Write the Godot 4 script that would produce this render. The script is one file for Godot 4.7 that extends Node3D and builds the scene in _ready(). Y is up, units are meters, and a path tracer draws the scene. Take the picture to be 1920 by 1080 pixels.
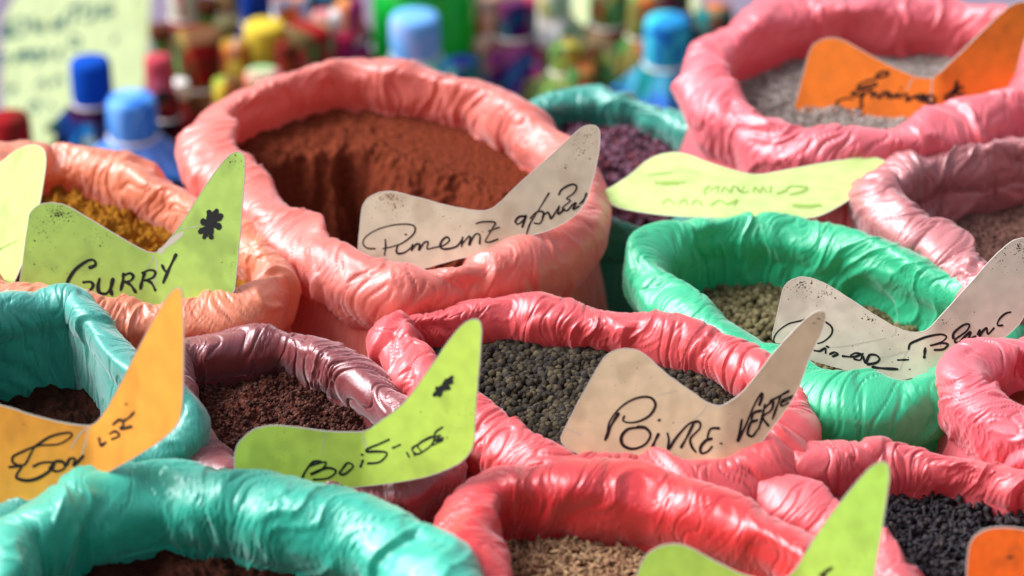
extends Node3D
# A spice stall: plastic sacks with rolled rims, lettered cards and a row of cloth-capped bottles behind. Metres, y up.

var rims := []            # one dictionary per sack: rim line, centre, roll radius, depth of the filling
var films := {}
var taken := {}
var band_mat: StandardMaterial3D

func numbered(called: String) -> String:
	if not taken.has(called):
		taken[called] = 0
		return called
	taken[called] += 1
	return "%s_%03d" % [called, taken[called]]

func tag(o: Node3D, label: String, category: String, group := "", kind := "") -> void:
	o.set_meta("label", label)
	if category: o.set_meta("category", category)
	if group: o.set_meta("group", group)
	if kind: o.set_meta("kind", kind)

func thing(called: String, at := Vector3.ZERO) -> Node3D:
	var o := Node3D.new()
	o.name = numbered(called)
	add_child(o, true)
	o.position = at
	return o

func part(called: String, mesh: Mesh, m: Material, parent: Node3D) -> MeshInstance3D:
	var o := MeshInstance3D.new()
	o.name = called if parent != self else numbered(called)
	o.mesh = mesh
	o.material_override = m
	parent.add_child(o, true)
	return o

func mat(c: Color, rough := 0.6, spec := 0.5) -> StandardMaterial3D:
	var m := StandardMaterial3D.new()
	m.albedo_color = c
	m.roughness = rough
	m.metallic_specular = spec
	return m

func noise(s: int, freq: float, octaves := 1, kind := FastNoiseLite.TYPE_SIMPLEX_SMOOTH) -> FastNoiseLite:
	var n := FastNoiseLite.new()
	n.seed = s
	n.frequency = freq
	n.noise_type = kind
	n.fractal_type = FastNoiseLite.FRACTAL_FBM if octaves > 1 else FastNoiseLite.FRACTAL_NONE
	n.fractal_octaves = octaves
	return n

func grid_mesh(pos: PackedVector3Array, nor: PackedVector3Array, uv: PackedVector2Array, cols: int, first: int, last: int, colors := PackedColorArray()) -> ArrayMesh:
	# rows first..last of a grid whose rows have cols points
	var a := []
	a.resize(Mesh.ARRAY_MAX)
	a[Mesh.ARRAY_VERTEX] = pos.slice(first * cols, (last + 1) * cols)
	a[Mesh.ARRAY_NORMAL] = nor.slice(first * cols, (last + 1) * cols)
	a[Mesh.ARRAY_TEX_UV] = uv.slice(first * cols, (last + 1) * cols)
	if colors.size():
		a[Mesh.ARRAY_COLOR] = colors.slice(first * cols, (last + 1) * cols)
	var idx := PackedInt32Array()
	var rows := last - first
	idx.resize(rows * (cols - 1) * 6)
	var k := 0
	for j in rows:
		for i in cols - 1:
			var p := j * cols + i
			idx[k] = p; idx[k + 1] = p + cols; idx[k + 2] = p + 1
			idx[k + 3] = p + 1; idx[k + 4] = p + cols; idx[k + 5] = p + cols + 1
			k += 6
	var pv: PackedVector3Array = a[Mesh.ARRAY_VERTEX]
	var nv: PackedVector3Array = a[Mesh.ARRAY_NORMAL]
	var vote := 0.0          # front faces run clockwise
	for q in range(0, idx.size(), 3 * maxi(1, idx.size() / 900)):
		vote += signf((pv[idx[q + 1]] - pv[idx[q]]).cross(pv[idx[q + 2]] - pv[idx[q]]).dot(nv[idx[q]]))
	if vote > 0.0:
		for q in range(0, idx.size(), 3):
			var e := idx[q + 1]
			idx[q + 1] = idx[q + 2]
			idx[q + 2] = e
	a[Mesh.ARRAY_INDEX] = idx
	var m := ArrayMesh.new()
	m.add_surface_from_arrays(Mesh.PRIMITIVE_TRIANGLES, a)
	return m

func grid_normals(pos: PackedVector3Array, cols: int, rows: int, wrap: bool) -> PackedVector3Array:
	var nor := PackedVector3Array()
	nor.resize(pos.size())
	for j in rows:
		var ja := maxi(j - 1, 0) * cols
		var jb := mini(j + 1, rows - 1) * cols
		for i in cols:
			var ia := i - 1
			var ib := i + 1
			if wrap:
				if ia < 0: ia = cols - 2
				if ib >= cols: ib = 1
			else:
				ia = maxi(ia, 0)
				ib = mini(ib, cols - 1)
			var du := pos[j * cols + ib] - pos[j * cols + ia]
			var dv := pos[jb + i] - pos[ja + i]
			nor[j * cols + i] = du.cross(dv).normalized()
	return nor

func closed_line(ctrl: Array, n: int) -> PackedVector3Array:
	# a closed smooth line through the points, n + 1 points at even spacing, the first repeated at the end
	var fine := PackedVector3Array()
	var k := ctrl.size()
	for i in k:
		var a: Vector3 = ctrl[(i + k - 1) % k]
		var b: Vector3 = ctrl[i]
		var c: Vector3 = ctrl[(i + 1) % k]
		var d: Vector3 = ctrl[(i + 2) % k]
		for s in 24:
			fine.append(b.cubic_interpolate(c, a, d, s / 24.0))
	fine.append(fine[0])
	var total := 0.0
	for i in fine.size() - 1:
		total += fine[i].distance_to(fine[i + 1])
	var out := PackedVector3Array()
	var at := 0
	var gone := 0.0
	for i in n:
		var want := total * i / n
		while at < fine.size() - 2 and gone + fine[at].distance_to(fine[at + 1]) < want:
			gone += fine[at].distance_to(fine[at + 1])
			at += 1
		var seg := maxf(fine[at].distance_to(fine[at + 1]), 1e-7)
		out.append(fine[at].lerp(fine[at + 1], clampf((want - gone) / seg, 0, 1)))
	out.append(out[0])
	return out

# ---------------------------------------------------------------- sacks

const SACK_NAMES := {"A": "spice_sack"}

var dice := PackedFloat32Array()

func facet(s: float, t: float, around: int) -> float:
	# a sheet of flat triangular planes with sharp creases between them; s runs round and closes after «around» cells
	var i := floori(s)
	var j := floori(t)
	var u := s - i
	var v := t - j
	var i0 := posmod(i, around)
	var i1 := posmod(i + 1, around)
	var a := dice[(i0 * 57 + j * 131 + 8000) & 4095]
	var c := dice[(i1 * 57 + (j + 1) * 131 + 8000) & 4095]
	if u > v:
		var b := dice[(i1 * 57 + j * 131 + 8000) & 4095]
		return a + (b - a) * u + (c - b) * v
	var d := dice[(i0 * 57 + (j + 1) * 131 + 8000) & 4095]
	return a + (d - a) * v + (c - d) * u

func sack(_kind: String, label: String, ctrl: Array, o: Dictionary) -> void:
	var n := 800
	var line := closed_line(ctrl, n)
	var cols := n + 1
	var centre := Vector3.ZERO
	for i in n: centre += line[i] / n
	var area := 0.0
	for i in n:
		area += line[i].x * line[i + 1].z - line[i + 1].x * line[i].z
	if area < 0.0:            # walk every rim the same way round
		line.reverse()
	var length := 0.0
	for i in n: length += line[i].distance_to(line[i + 1])
	var big_r := length / TAU
	var r0: float = o.r
	var depth: float = o.depth
	var wr: float = o.wr
	var sd: int = o.seed * 31
	var laps := 4.0 + sd % 4
	var m1 := int(TAU * big_r / 0.013)
	var m2 := int(TAU * big_r / 0.006)
	var thick := noise(sd, 14.0, 2)
	var n_big := noise(sd + 1, 20.0)
	var n_fold := noise(sd + 2, 48.0)
	var n_fold2 := noise(sd + 3, 105.0)
	var n_fine := noise(sd + 4, 260.0)
	var n_mask := noise(sd + 5, 22.0)
	var n_warp := noise(sd + 6, 30.0)
	var n_crack := noise(sd + 7, 45.0, 1, FastNoiseLite.TYPE_CELLULAR)
	n_crack.cellular_return_type = FastNoiseLite.RETURN_DISTANCE2_SUB
	# the profile: up the side from the table, round the roll, down the lining
	var prof := []            # (outward, up, share of the wrinkles, kind 0 side / 1 roll / 2 lining)
	for i in 14:
		var s := i / 14.0
		prof.append([0, s])
	for i in 49:
		prof.append([1, lerpf(-62.0, 222.0, i / 48.0)])
	for i in 16:
		prof.append([2, (i + 1) / 16.0])
	var rows := prof.size()
	var pos := PackedVector3Array()
	var uv := PackedVector2Array()
	pos.resize(rows * cols)
	uv.resize(rows * cols)
	var outs := PackedVector3Array()
	var rad := PackedFloat32Array()
	var lean := PackedFloat32Array()
	var flat := PackedFloat32Array()
	var n_lean := noise(sd + 8, 11.0, 2)
	for i in cols:
		var p0 := line[(i + n - 3) % n]
		var p1 := line[(i + 3) % n]
		var t := (p1 - p0)
		t.y = 0
		t = t.normalized()
		outs.append(Vector3(t.z, 0, -t.x))
		var th := TAU * (i % n) / n
		lean.append(0.9 * n_lean.get_noise_2d(cos(th) * big_r, sin(th) * big_r) - 0.15)
		flat.append(1.0 + 0.5 * n_lean.get_noise_2d(cos(th) * big_r + 9.0, sin(th) * big_r))
		rad.append(r0 * (1.0 + 0.22 * thick.get_noise_2d(cos(th) * big_r, sin(th) * big_r)))
	if outs[0].dot(line[0] - centre) < 0.0:
		for i in cols: outs[i] = -outs[i]
	for j in rows:
		var kind: int = prof[j][0]
		var q: float = prof[j][1]
		for i in cols:
			var r := rad[i]
			var base := line[i]
			var off := 0.0
			var up := 0.0
			var dir_o := 1.0
			var dir_u := 0.0
			var b := 0.0       # length along the profile, metres
			var share := 1.0
			if kind == 0:
				var bottom := -(base.y)
				up = lerpf(bottom, -0.88 * 1.9 * r, q)
				off = lerpf(0.0, 0.47 * r, q) + 0.016 * sin(PI * q) - 0.014 * (1.0 - q) * (1.0 - q)
				b = up + 0.88 * 1.9 * r - 1.7 * r
				share = 0.35 + 0.65 * q
			elif kind == 1:
				var f := deg_to_rad(q)
				off = r * cos(f)
				up = r * sin(f) * (1.9 if q < 0.0 else 1.0)
				if q > 90.0: off *= 0.88
				if q > 0.0 and q < 180.0:
					off += lean[i] * up * sin(f)
					off *= lerpf(1.0, flat[i], sin(f))
				if q > 150.0: up *= 1.0 + 0.25 * (q - 150.0) / 72.0
				b = f * r * (1.6 if q < 0.0 else 1.0)
				dir_o = cos(f); dir_u = sin(f)
			else:
				off = lerpf(-0.743 * 0.88 * r, -0.52 * r, q)
				up = lerpf(-0.836 * r, -(maxf(depth, 0.84 * r) + 0.014), q)
				b = deg_to_rad(222.0) * r + q * depth
				dir_o = -1.0
				share = 1.0 + 0.5 * q
			var th := TAU * (i % n) / n
			var cx := cos(th) * big_r
			var cy := sin(th) * big_r
			var warp := n_warp.get_noise_3d(cx, cy, b)
			var ta := th + (b * (0.10 + 0.7 * n_mask.get_noise_3d(cx * 0.5, cy * 0.5, 9.0)) + warp * 0.010) / big_r
			var ca := cos(ta) * big_r
			var sa := sin(ta) * big_r
			var mask := smoothstep(-0.25, 0.45, n_mask.get_noise_3d(ca, sa, b * 0.5))
			var d := 0.0032 * n_big.get_noise_3d(ca, sa, b * 0.4)
			var lap := fposmod(ta / TAU * laps + 0.8 * n_warp.get_noise_3d(cx * 0.4, cy * 0.4, 2.0), 1.0)   # the film laps over itself here and there
			d += (0.0042 * (lap - 0.5) if lap < 0.95 else 0.0042 * lerpf(0.45, -0.5, (lap - 0.95) / 0.05)) * smoothstep(-0.3, 0.5, n_mask.get_noise_3d(cx + 3.0, cy, b))
			d += 0.0030 * facet(ta / TAU * m1, b / 0.017 + 0.5 * warp, m1) * (0.45 + 0.55 * mask)
			d += 0.0013 * facet(ta / TAU * m2 + 0.3 * warp, b / 0.008, m2) * (1.2 - mask)
			var f1 := n_fold.get_noise_3d(ca, sa, b * 0.26)
			var a1 := absf(f1)
			d += 0.0019 * mask * mask * (exp(-a1 * 6.0) - 0.35)
			d -= 0.0009 * exp(-a1 * a1 * 200.0) * (1.0 - mask)
			var f2 := n_fold2.get_noise_3d(ca, sa, b * 0.24 + 3.0)
			d -= 0.0009 * exp(-f2 * f2 * 110.0) * (1.0 - 0.6 * mask)
			var f3 := n_fine.get_noise_3d(ca, sa, b * 0.35)
			d += 0.0005 * (exp(-absf(f3) * 5.0) - 0.4) * (0.3 + mask)
			d *= share * wr
			var p := base + outs[i] * (off + dir_o * d) + Vector3(0, up + dir_u * d, 0)
			pos[j * cols + i] = Vector3(p.x, maxf(p.y, 0.001), p.z)
			uv[j * cols + i] = Vector2(th * big_r * 10.0, b * 10.0)
	var nor := grid_normals(pos, cols, rows, true)
	if nor[30 * cols].y < 0.0:
		for i in nor.size(): nor[i] = -nor[i]
	var root := thing("spice_sack", Vector3.ZERO)
	tag(root, label, "sack", "open plastic sacks of spices")
	var m: Material = films[o.film]
	part("rolled_rim", grid_mesh(pos, nor, uv, cols, 12, 63), m, root)
	part("bag_side", grid_mesh(pos, nor, uv, cols, 0, 12), m, root)
	part("inner_lining", grid_mesh(pos, nor, uv, cols, 63, rows - 1), m, root)
	rims.append({"line": line, "centre": centre, "r": r0, "depth": depth})

# ---------------------------------------------------------------- fillings

func filling(k: int, called: String, label: String, m: Material, bumps: Callable, rows := 70, kind := "") -> void:
	var s: Dictionary = rims[k]
	var line: PackedVector3Array = s.line
	var step := 2
	if rows > 90: step = 1
	var cols := (line.size() - 1) / step + 1
	var pos := PackedVector3Array()
	var uv := PackedVector2Array()
	for j in rows:
		var q := pow(j / float(rows - 1), 0.7)
		for i in cols:
			var p := spot(s, (i * step) % (line.size() - 1), q)
			p.y += bumps.call(p, q, s.centre)
			pos.append(p)
			uv.append(Vector2(p.x, p.z) * 10.0)
	var nor := grid_normals(pos, cols, rows, true)
	var flip: bool = nor[(rows / 2) * cols].y < 0.0
	if flip:
		for i in nor.size(): nor[i] = -nor[i]
	for i in cols: nor[i] = Vector3.UP
	var o := part(called, grid_mesh(pos, nor, uv, cols, 0, rows - 1), m, self)
	tag(o, label, "spice", "spices heaped in the sacks", kind)

func spot(s: Dictionary, i: int, q: float) -> Vector3:
	var line: PackedVector3Array = s.line
	var p: Vector3 = (s.centre as Vector3).lerp(line[i], q * 0.96)
	p.y -= s.depth
	return p

func grains(k: int, called: String, label: String, mesh: Mesh, count: int, size: Vector2, tints: Array, bumps: Callable, flat := 0.0, sd := 1, m: Material = null) -> void:
	var rng := RandomNumberGenerator.new()
	rng.seed = sd * 77
	var s: Dictionary = rims[k]
	var line: PackedVector3Array = s.line
	var mm := MultiMesh.new()
	mm.transform_format = MultiMesh.TRANSFORM_3D
	mm.use_colors = true
	mm.mesh = mesh
	mm.instance_count = count
	for c in count:
		var q := sqrt(rng.randf())
		var i := rng.randi() % (line.size() - 1)
		var p := spot(s, i, q)
		var sz := rng.randf_range(size.x, size.y)
		p.y += bumps.call(p, q, s.centre) + sz * rng.randf_range(-0.25, 0.35)
		var tilt := Vector3(rng.randf_range(-1, 1) * (PI if flat == 0.0 else flat), rng.randf() * TAU, rng.randf_range(-1, 1) * (PI if flat == 0.0 else flat))
		var b := Basis.from_euler(tilt).scaled(Vector3.ONE * sz)
		mm.set_instance_transform(c, Transform3D(b, p))
		var tint: Color = tints[rng.randi() % tints.size()]
		var v := rng.randf_range(0.75, 1.25)
		mm.set_instance_color(c, Color(tint.r * v, tint.g * v, tint.b * v))
	var o := MultiMeshInstance3D.new()
	o.name = numbered(called)
	o.multimesh = mm
	if m == null:
		m = mat(Color.WHITE, 0.75, 0.2)
	(m as StandardMaterial3D).vertex_color_use_as_albedo = true
	o.material_override = m
	add_child(o, true)
	tag(o, label, "spice", "spices heaped in the sacks", "stuff")

func round_grain(sd: int, wrinkle: float) -> ArrayMesh:
	# a unit ball, slightly wrinkled
	var n := noise(sd, 2.6, 2)
	var cols := 13
	var rows := 8
	var pos := PackedVector3Array()
	var uv := PackedVector2Array()
	for j in rows:
		var f := PI * j / (rows - 1)
		for i in cols:
			var t := TAU * (i % (cols - 1)) / (cols - 1)
			var p := Vector3(sin(f) * cos(t), cos(f), sin(f) * sin(t))
			pos.append(p * 0.5 * (1.0 + wrinkle * n.get_noise_3dv(p)))
			uv.append(Vector2(t, f))
	var nor := PackedVector3Array()
	for p in pos: nor.append(p.normalized())
	var g := grid_normals(pos, cols, rows, true)
	for i in nor.size():
		if j_inside(i / cols, rows): nor[i] = g[i] if g[i].dot(pos[i]) > 0 else -g[i]
	return grid_mesh(pos, nor, uv, cols, 0, rows - 1)

func j_inside(j: int, rows: int) -> bool:
	return j > 0 and j < rows - 1

func lathe(profile: Array, cols: int, wob: Callable = func(_t, _v): return Vector2.ONE) -> ArrayMesh:
	# profile: [radius, height] from the top down; wob(angle, share) scales radius and drops the height
	var pos := PackedVector3Array()
	var uv := PackedVector2Array()
	var run := 0.0
	for j in profile.size():
		if j > 0: run += Vector2(profile[j][0], profile[j][1]).distance_to(Vector2(profile[j - 1][0], profile[j - 1][1]))
		for i in cols + 1:
			var t := TAU * (i % cols) / cols
			var w: Vector2 = wob.call(t, j / float(profile.size() - 1))
			var r: float = profile[j][0] * w.x
			pos.append(Vector3(r * cos(t), profile[j][1] + w.y - 1.0, r * sin(t)))
			uv.append(Vector2(cos(t), sin(t)) * run)
	var nor := grid_normals(pos, cols + 1, profile.size(), true)
	for i in nor.size():
		var p := pos[i]
		if nor[i].dot(Vector3(p.x, 0, p.z).normalized() + Vector3(0, 0.15, 0)) < 0.0: nor[i] = -nor[i]
	return grid_mesh(pos, nor, uv, cols + 1, 0, profile.size() - 1)

func stick(length: float, radius: float, head: float) -> ArrayMesh:
	# a clove or seed along x: unit length before scaling
	var prof := []
	for i in 8:
		var s := i / 7.0
		var r := radius * (0.55 + 0.6 * sin(PI * clampf(s * 1.05, 0, 1)))
		if head > 0.0: r = radius * lerpf(0.6, 1.0, 1.0 - s) + (head if s < 0.22 else 0.0)
		if i == 0 or i == 7: r = 0.01
		prof.append([r, length * (0.5 - s)])
	return lathe(prof, 7)

# ---------------------------------------------------------------- cards

var inks := {}

func tri(st: SurfaceTool, a: Vector3, b: Vector3, c: Vector3, n: Vector3) -> void:
	var turned := (b - a).cross(c - a).dot(n) > 0.0
	for p in ([a, c, b] if turned else [a, b, c]):
		st.set_normal(n)
		st.add_vertex(p)

func soften(flat: Array, turns: int) -> PackedVector2Array:
	var p := PackedVector2Array()
	for i in flat.size() / 2: p.append(Vector2(flat[2 * i], flat[2 * i + 1]) * 0.1)
	for k in turns:
		var q := PackedVector2Array()
		for i in p.size():
			var a := p[i]
			var b := p[(i + 1) % p.size()]
			q.append(a.lerp(b, 0.25)); q.append(a.lerp(b, 0.75))
		p = q
	return p

func on_card(c: Dictionary, p: Vector2, lift: float) -> Vector3:
	# p in millimetres in the card's own plane; the right half is folded about the upright axis
	var e1: Vector3 = c.e1
	var w: Vector3 = c.w
	var n: Vector3 = e1.cross(w)
	var bend: float = c.bend
	var soft := 3.0
	var a := clampf((p.x + soft) / (2.0 * soft), 0.0, 1.0) * bend
	var x := p.x
	var flat_part := minf(x, 0.0)
	var bent_part := maxf(x, 0.0)
	var e2 := e1 * cos(bend) + n * sin(bend)
	var ease := 0.0
	if absf(x) < soft:
		ease = (soft - absf(x)) * (soft - absf(x)) / (4.0 * soft) * sin(bend)
	var nn := n * cos(a) - e1 * sin(a)
	var curl: float = c.curl
	var bow := curl * (p.x * p.x) * 0.001
	return c.at + (e1 * flat_part + e2 * bent_part + w * p.y + nn * (ease + bow + lift)) * 0.001

func card_normal(c: Dictionary, p: Vector2) -> Vector3:
	var a := on_card(c, p + Vector2(-0.4, 0), 0)
	var b := on_card(c, p + Vector2(0.4, 0), 0)
	return (b - a).normalized().cross(c.w).normalized()

func card_paper(o: Dictionary, box: Rect2, specks: Array) -> StandardMaterial3D:
	var rng := RandomNumberGenerator.new()
	rng.seed = 900 + o.seed
	var w := 512
	var h := 320
	var small := Image.create(96, 60, false, Image.FORMAT_RGB8)
	var n := noise(40 + o.seed, 0.035, 3)
	var n2 := noise(80 + o.seed, 0.12, 2)
	var paper: Color = o.paper
	var dirt: Color = o.dirt
	for y in 60:
		for x in 96:
			var v := 1.0 + 0.05 * n2.get_noise_2d(x, y)
			var s := clampf((n.get_noise_2d(x, y) - 0.16) * 0.35, 0.0, 0.10)
			var c := paper.lerp(dirt, s)
			small.set_pixel(x, y, Color(c.r * v, c.g * v, c.b * v))
	small.resize(w, h, Image.INTERPOLATE_CUBIC)
	var pxs := w / box.size.x
	var pys := h / box.size.y
	for s in specks:
		for i in int(s[2]):
			var d: float = s[3] * 0.27 * absf(rng.randfn(0.0, 1.0))
			var a := rng.randf() * TAU
			var q := Vector2(s[0] + d * cos(a) * 1.6, s[1] + d * sin(a) * 1.1)
			var sz := rng.randf_range(0.15, 0.62) * (1.0 if rng.randf() < 0.85 else 1.7)
			var x := int((q.x - box.position.x) * pxs)
			var y := int((box.end.y - q.y) * pys)
			var tone := dirt.lerp(paper, rng.randf_range(0.0, 0.55))
			small.fill_rect(Rect2i(x, y, maxi(1, int(sz * pxs)), maxi(1, int(sz * pys * 0.9))), tone)
	# soft scratches and creases
	for i in 5:
		var x := rng.randi() % w
		var y := rng.randi() % h
		for k in 60:
			small.fill_rect(Rect2i(x, y, 1, 1), paper.lerp(Color(0.85, 0.82, 0.75), 0.3))
			x += 1 + rng.randi() % 2
			y += rng.randi() % 3 - 1
			if x < 0 or x >= w or y < 0 or y >= h: break
	var m := mat(Color.WHITE, 0.55, 0.4)
	m.albedo_texture = ImageTexture.create_from_image(small)
	m.backlight_enabled = true
	var thin: float = o.get("thin", 0.3)
	m.backlight = Color(thin, thin, thin * 0.9)
	return m

func card(called: String, label: String, at: Vector3, e1: Vector3, w: Vector3, bend: float, outline: Array, strokes: Array, marks: Array, creases: Array, specks: Array, o: Dictionary) -> void:
	var c := {"at": at, "e1": e1, "w": w, "bend": bend, "curl": o.get("curl", 0.0), "pen": o.get("pen", 0.135)}
	var rng := RandomNumberGenerator.new()
	rng.seed = 500 + o.seed
	var poly := soften(outline, 2)
	var worn := PackedVector2Array()
	for i in poly.size():
		worn.append(poly[i] + Vector2(rng.randf_range(-0.12, 0.12), rng.randf_range(-0.12, 0.12)))
	poly = worn
	var box := Rect2(poly[0], Vector2.ZERO)
	for p in poly: box = box.expand(p)
	var thick := 0.55 if called == "price_card" else 1.5
	var root := thing(called, Vector3.ZERO)
	tag(root, label, "card" if called == "price_card" else "sign", "lettered cards stuck in the sacks" if called == "price_card" else "signs among the bottles")
	# faces: strips, so that the fold has points to bend at
	var st := SurfaceTool.new()
	st.begin(Mesh.PRIMITIVE_TRIANGLES)
	var strip := 3.0
	var x := floorf(box.position.x / strip) * strip
	while x < box.end.x:
		var cut := PackedVector2Array([Vector2(x, box.position.y - 5), Vector2(x + strip, box.position.y - 5), Vector2(x + strip, box.end.y + 5), Vector2(x, box.end.y + 5)])
		for piece in Geometry2D.intersect_polygons(poly, cut):
			var tri := Geometry2D.triangulate_polygon(piece)
			for side in [1.0, -1.0]:
				for k in tri.size() / 3:
					var a: Vector2 = piece[tri[3 * k]]
					var b: Vector2 = piece[tri[3 * k + 1]]
					var d: Vector2 = piece[tri[3 * k + 2]]
					if ((b - a).cross(d - a) > 0.0) == (side > 0.0):
						var e := b; b = d; d = e
					for p in [a, b, d]:
						st.set_normal(card_normal(c, p) * side)
						st.set_uv(Vector2((p.x - box.position.x) / box.size.x, (box.end.y - p.y) / box.size.y))
						st.add_vertex(on_card(c, p, side * thick * 0.5))
		x += strip
	part("card_face", st.commit(), card_paper(o, box, specks), root)
	var ed := SurfaceTool.new()
	ed.begin(Mesh.PRIMITIVE_TRIANGLES)
	for i in poly.size():
		var a := poly[i]
		var b := poly[(i + 1) % poly.size()]
		var out := Vector2(b.y - a.y, a.x - b.x).normalized()
		if Geometry2D.is_point_in_polygon(a.lerp(b, 0.5) + out * 0.3, poly): out = -out
		var nn := (e1 * out.x + w * out.y).normalized()
		var g := 0.10
		var q := [on_card(c, a + out * g, thick * 0.5), on_card(c, b + out * g, thick * 0.5), on_card(c, b + out * g, -thick * 0.5), on_card(c, a + out * g, -thick * 0.5),
			on_card(c, a - out * 0.35, thick * 0.5 + 0.06), on_card(c, b - out * 0.35, thick * 0.5 + 0.06)]
		tri(ed, q[0], q[1], q[2], nn)
		tri(ed, q[0], q[2], q[3], nn)
		tri(ed, q[4], q[5], q[1], e1.cross(w))
		tri(ed, q[4], q[1], q[0], e1.cross(w))
	part("card_edge", ed.commit(), inks["edge"], root)
	if strokes.size():
		part("lettering", ink_mesh(c, strokes, thick * 0.5 + 0.12, o.get("ink_scale", 0.27)), inks[o.ink], root)
	if creases.size():
		part("worn_crease", ink_mesh(c, creases, thick * 0.5 + 0.04, 0.27), inks["crease"], root)
	if marks.size():
		part("flower_mark", ink_mesh(c, marks, thick * 0.5 + 0.14, 0.8), inks[o.ink], root)

var ink_scale := 1.0

func ink_mesh(c: Dictionary, strokes: Array, lift: float, thin: float) -> ArrayMesh:
	var st := SurfaceTool.new()
	st.begin(Mesh.PRIMITIVE_TRIANGLES)
	var level := 0
	for s in strokes:
		var flat: Array = s[1]
		var wd: float = s[0] * c.pen * (thin if thin > 0.5 else 1.0)
		var pts := PackedVector2Array()
		for i in flat.size() / 2: pts.append(Vector2(flat[2 * i], flat[2 * i + 1]) * 0.1)
		var path := PackedVector2Array()
		for i in pts.size() - 1:
			var a := pts[maxi(i - 1, 0)]
			var b := pts[i]
			var d := pts[i + 1]
			var e := pts[mini(i + 2, pts.size() - 1)]
			for k in 7: path.append(b.cubic_interpolate(d, a, e, k / 7.0))
		path.append(pts[pts.size() - 1])
		level += 1
		var h := lift + 0.008 * (level % 9)
		var left := PackedVector2Array()
		var right := PackedVector2Array()
		for i in path.size():
			var t := (path[mini(i + 1, path.size() - 1)] - path[maxi(i - 1, 0)]).normalized()
			var side := Vector2(-t.y, t.x)
			var run := i / float(path.size() - 1)
			var half := wd * 0.5 * (0.82 + 0.18 * sin(run * 9.0 + level * 1.7))
			left.append(path[i] + side * half)
			right.append(path[i] - side * half)
		for i in path.size() - 1:
			var nn := card_normal(c, path[i])
			tri(st, on_card(c, left[i], h), on_card(c, right[i], h), on_card(c, left[i + 1], h), nn)
			tri(st, on_card(c, right[i], h), on_card(c, right[i + 1], h), on_card(c, left[i + 1], h), nn)
		for end in [0, path.size() - 1]:      # round ends
			var t := (path[mini(end + 1, path.size() - 1)] - path[maxi(end - 1, 0)]).normalized() * (-1.0 if end == 0 else 1.0)
			var r := left[end].distance_to(right[end]) * 0.5
			for k in 6:
				var a0 := t.angle() - PI / 2 + PI * k / 6.0
				var a1 := t.angle() - PI / 2 + PI * (k + 1) / 6.0
				tri(st, on_card(c, path[end], h), on_card(c, path[end] + Vector2.from_angle(a0) * r, h), on_card(c, path[end] + Vector2.from_angle(a1) * r, h), card_normal(c, path[end]))
	return st.commit()

# ---------------------------------------------------------------- bottles

func madras(palette: Array, sd: int) -> ImageTexture:
	var rng := RandomNumberGenerator.new()
	rng.seed = sd * 13 + 5
	var n := 96
	var im := Image.create(n, n, false, Image.FORMAT_RGB8)
	var warp := []
	var weft := []
	for list in [warp, weft]:
		var at := 0
		while at < n:
			var wd: int = [4, 8, 14, 22, 30][rng.randi() % 5]
			var c: Color = palette[rng.randi() % palette.size()]
			for k in wd: list.append(c)
			at += wd
	for y in n:
		for x in n:
			var a: Color = warp[x]
			var b: Color = weft[y]
			im.set_pixel(x, y, a.lerp(b, 0.5 if (x + y) % 2 == 0 else 0.42))
	return ImageTexture.create_from_image(im)

func cloth_of(palette: Array, sd: int) -> StandardMaterial3D:
	var cloth := mat(Color.WHITE, 0.9, 0.15)
	cloth.albedo_texture = madras(palette, sd)
	cloth.uv1_scale = Vector3(15.0, 15.0, 1)
	cloth.uv1_offset = Vector3(0.37 * sd, 0.61 * sd, 0)
	cloth.backlight_enabled = true
	cloth.backlight = Color(0.12, 0.12, 0.12)
	return cloth

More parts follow.
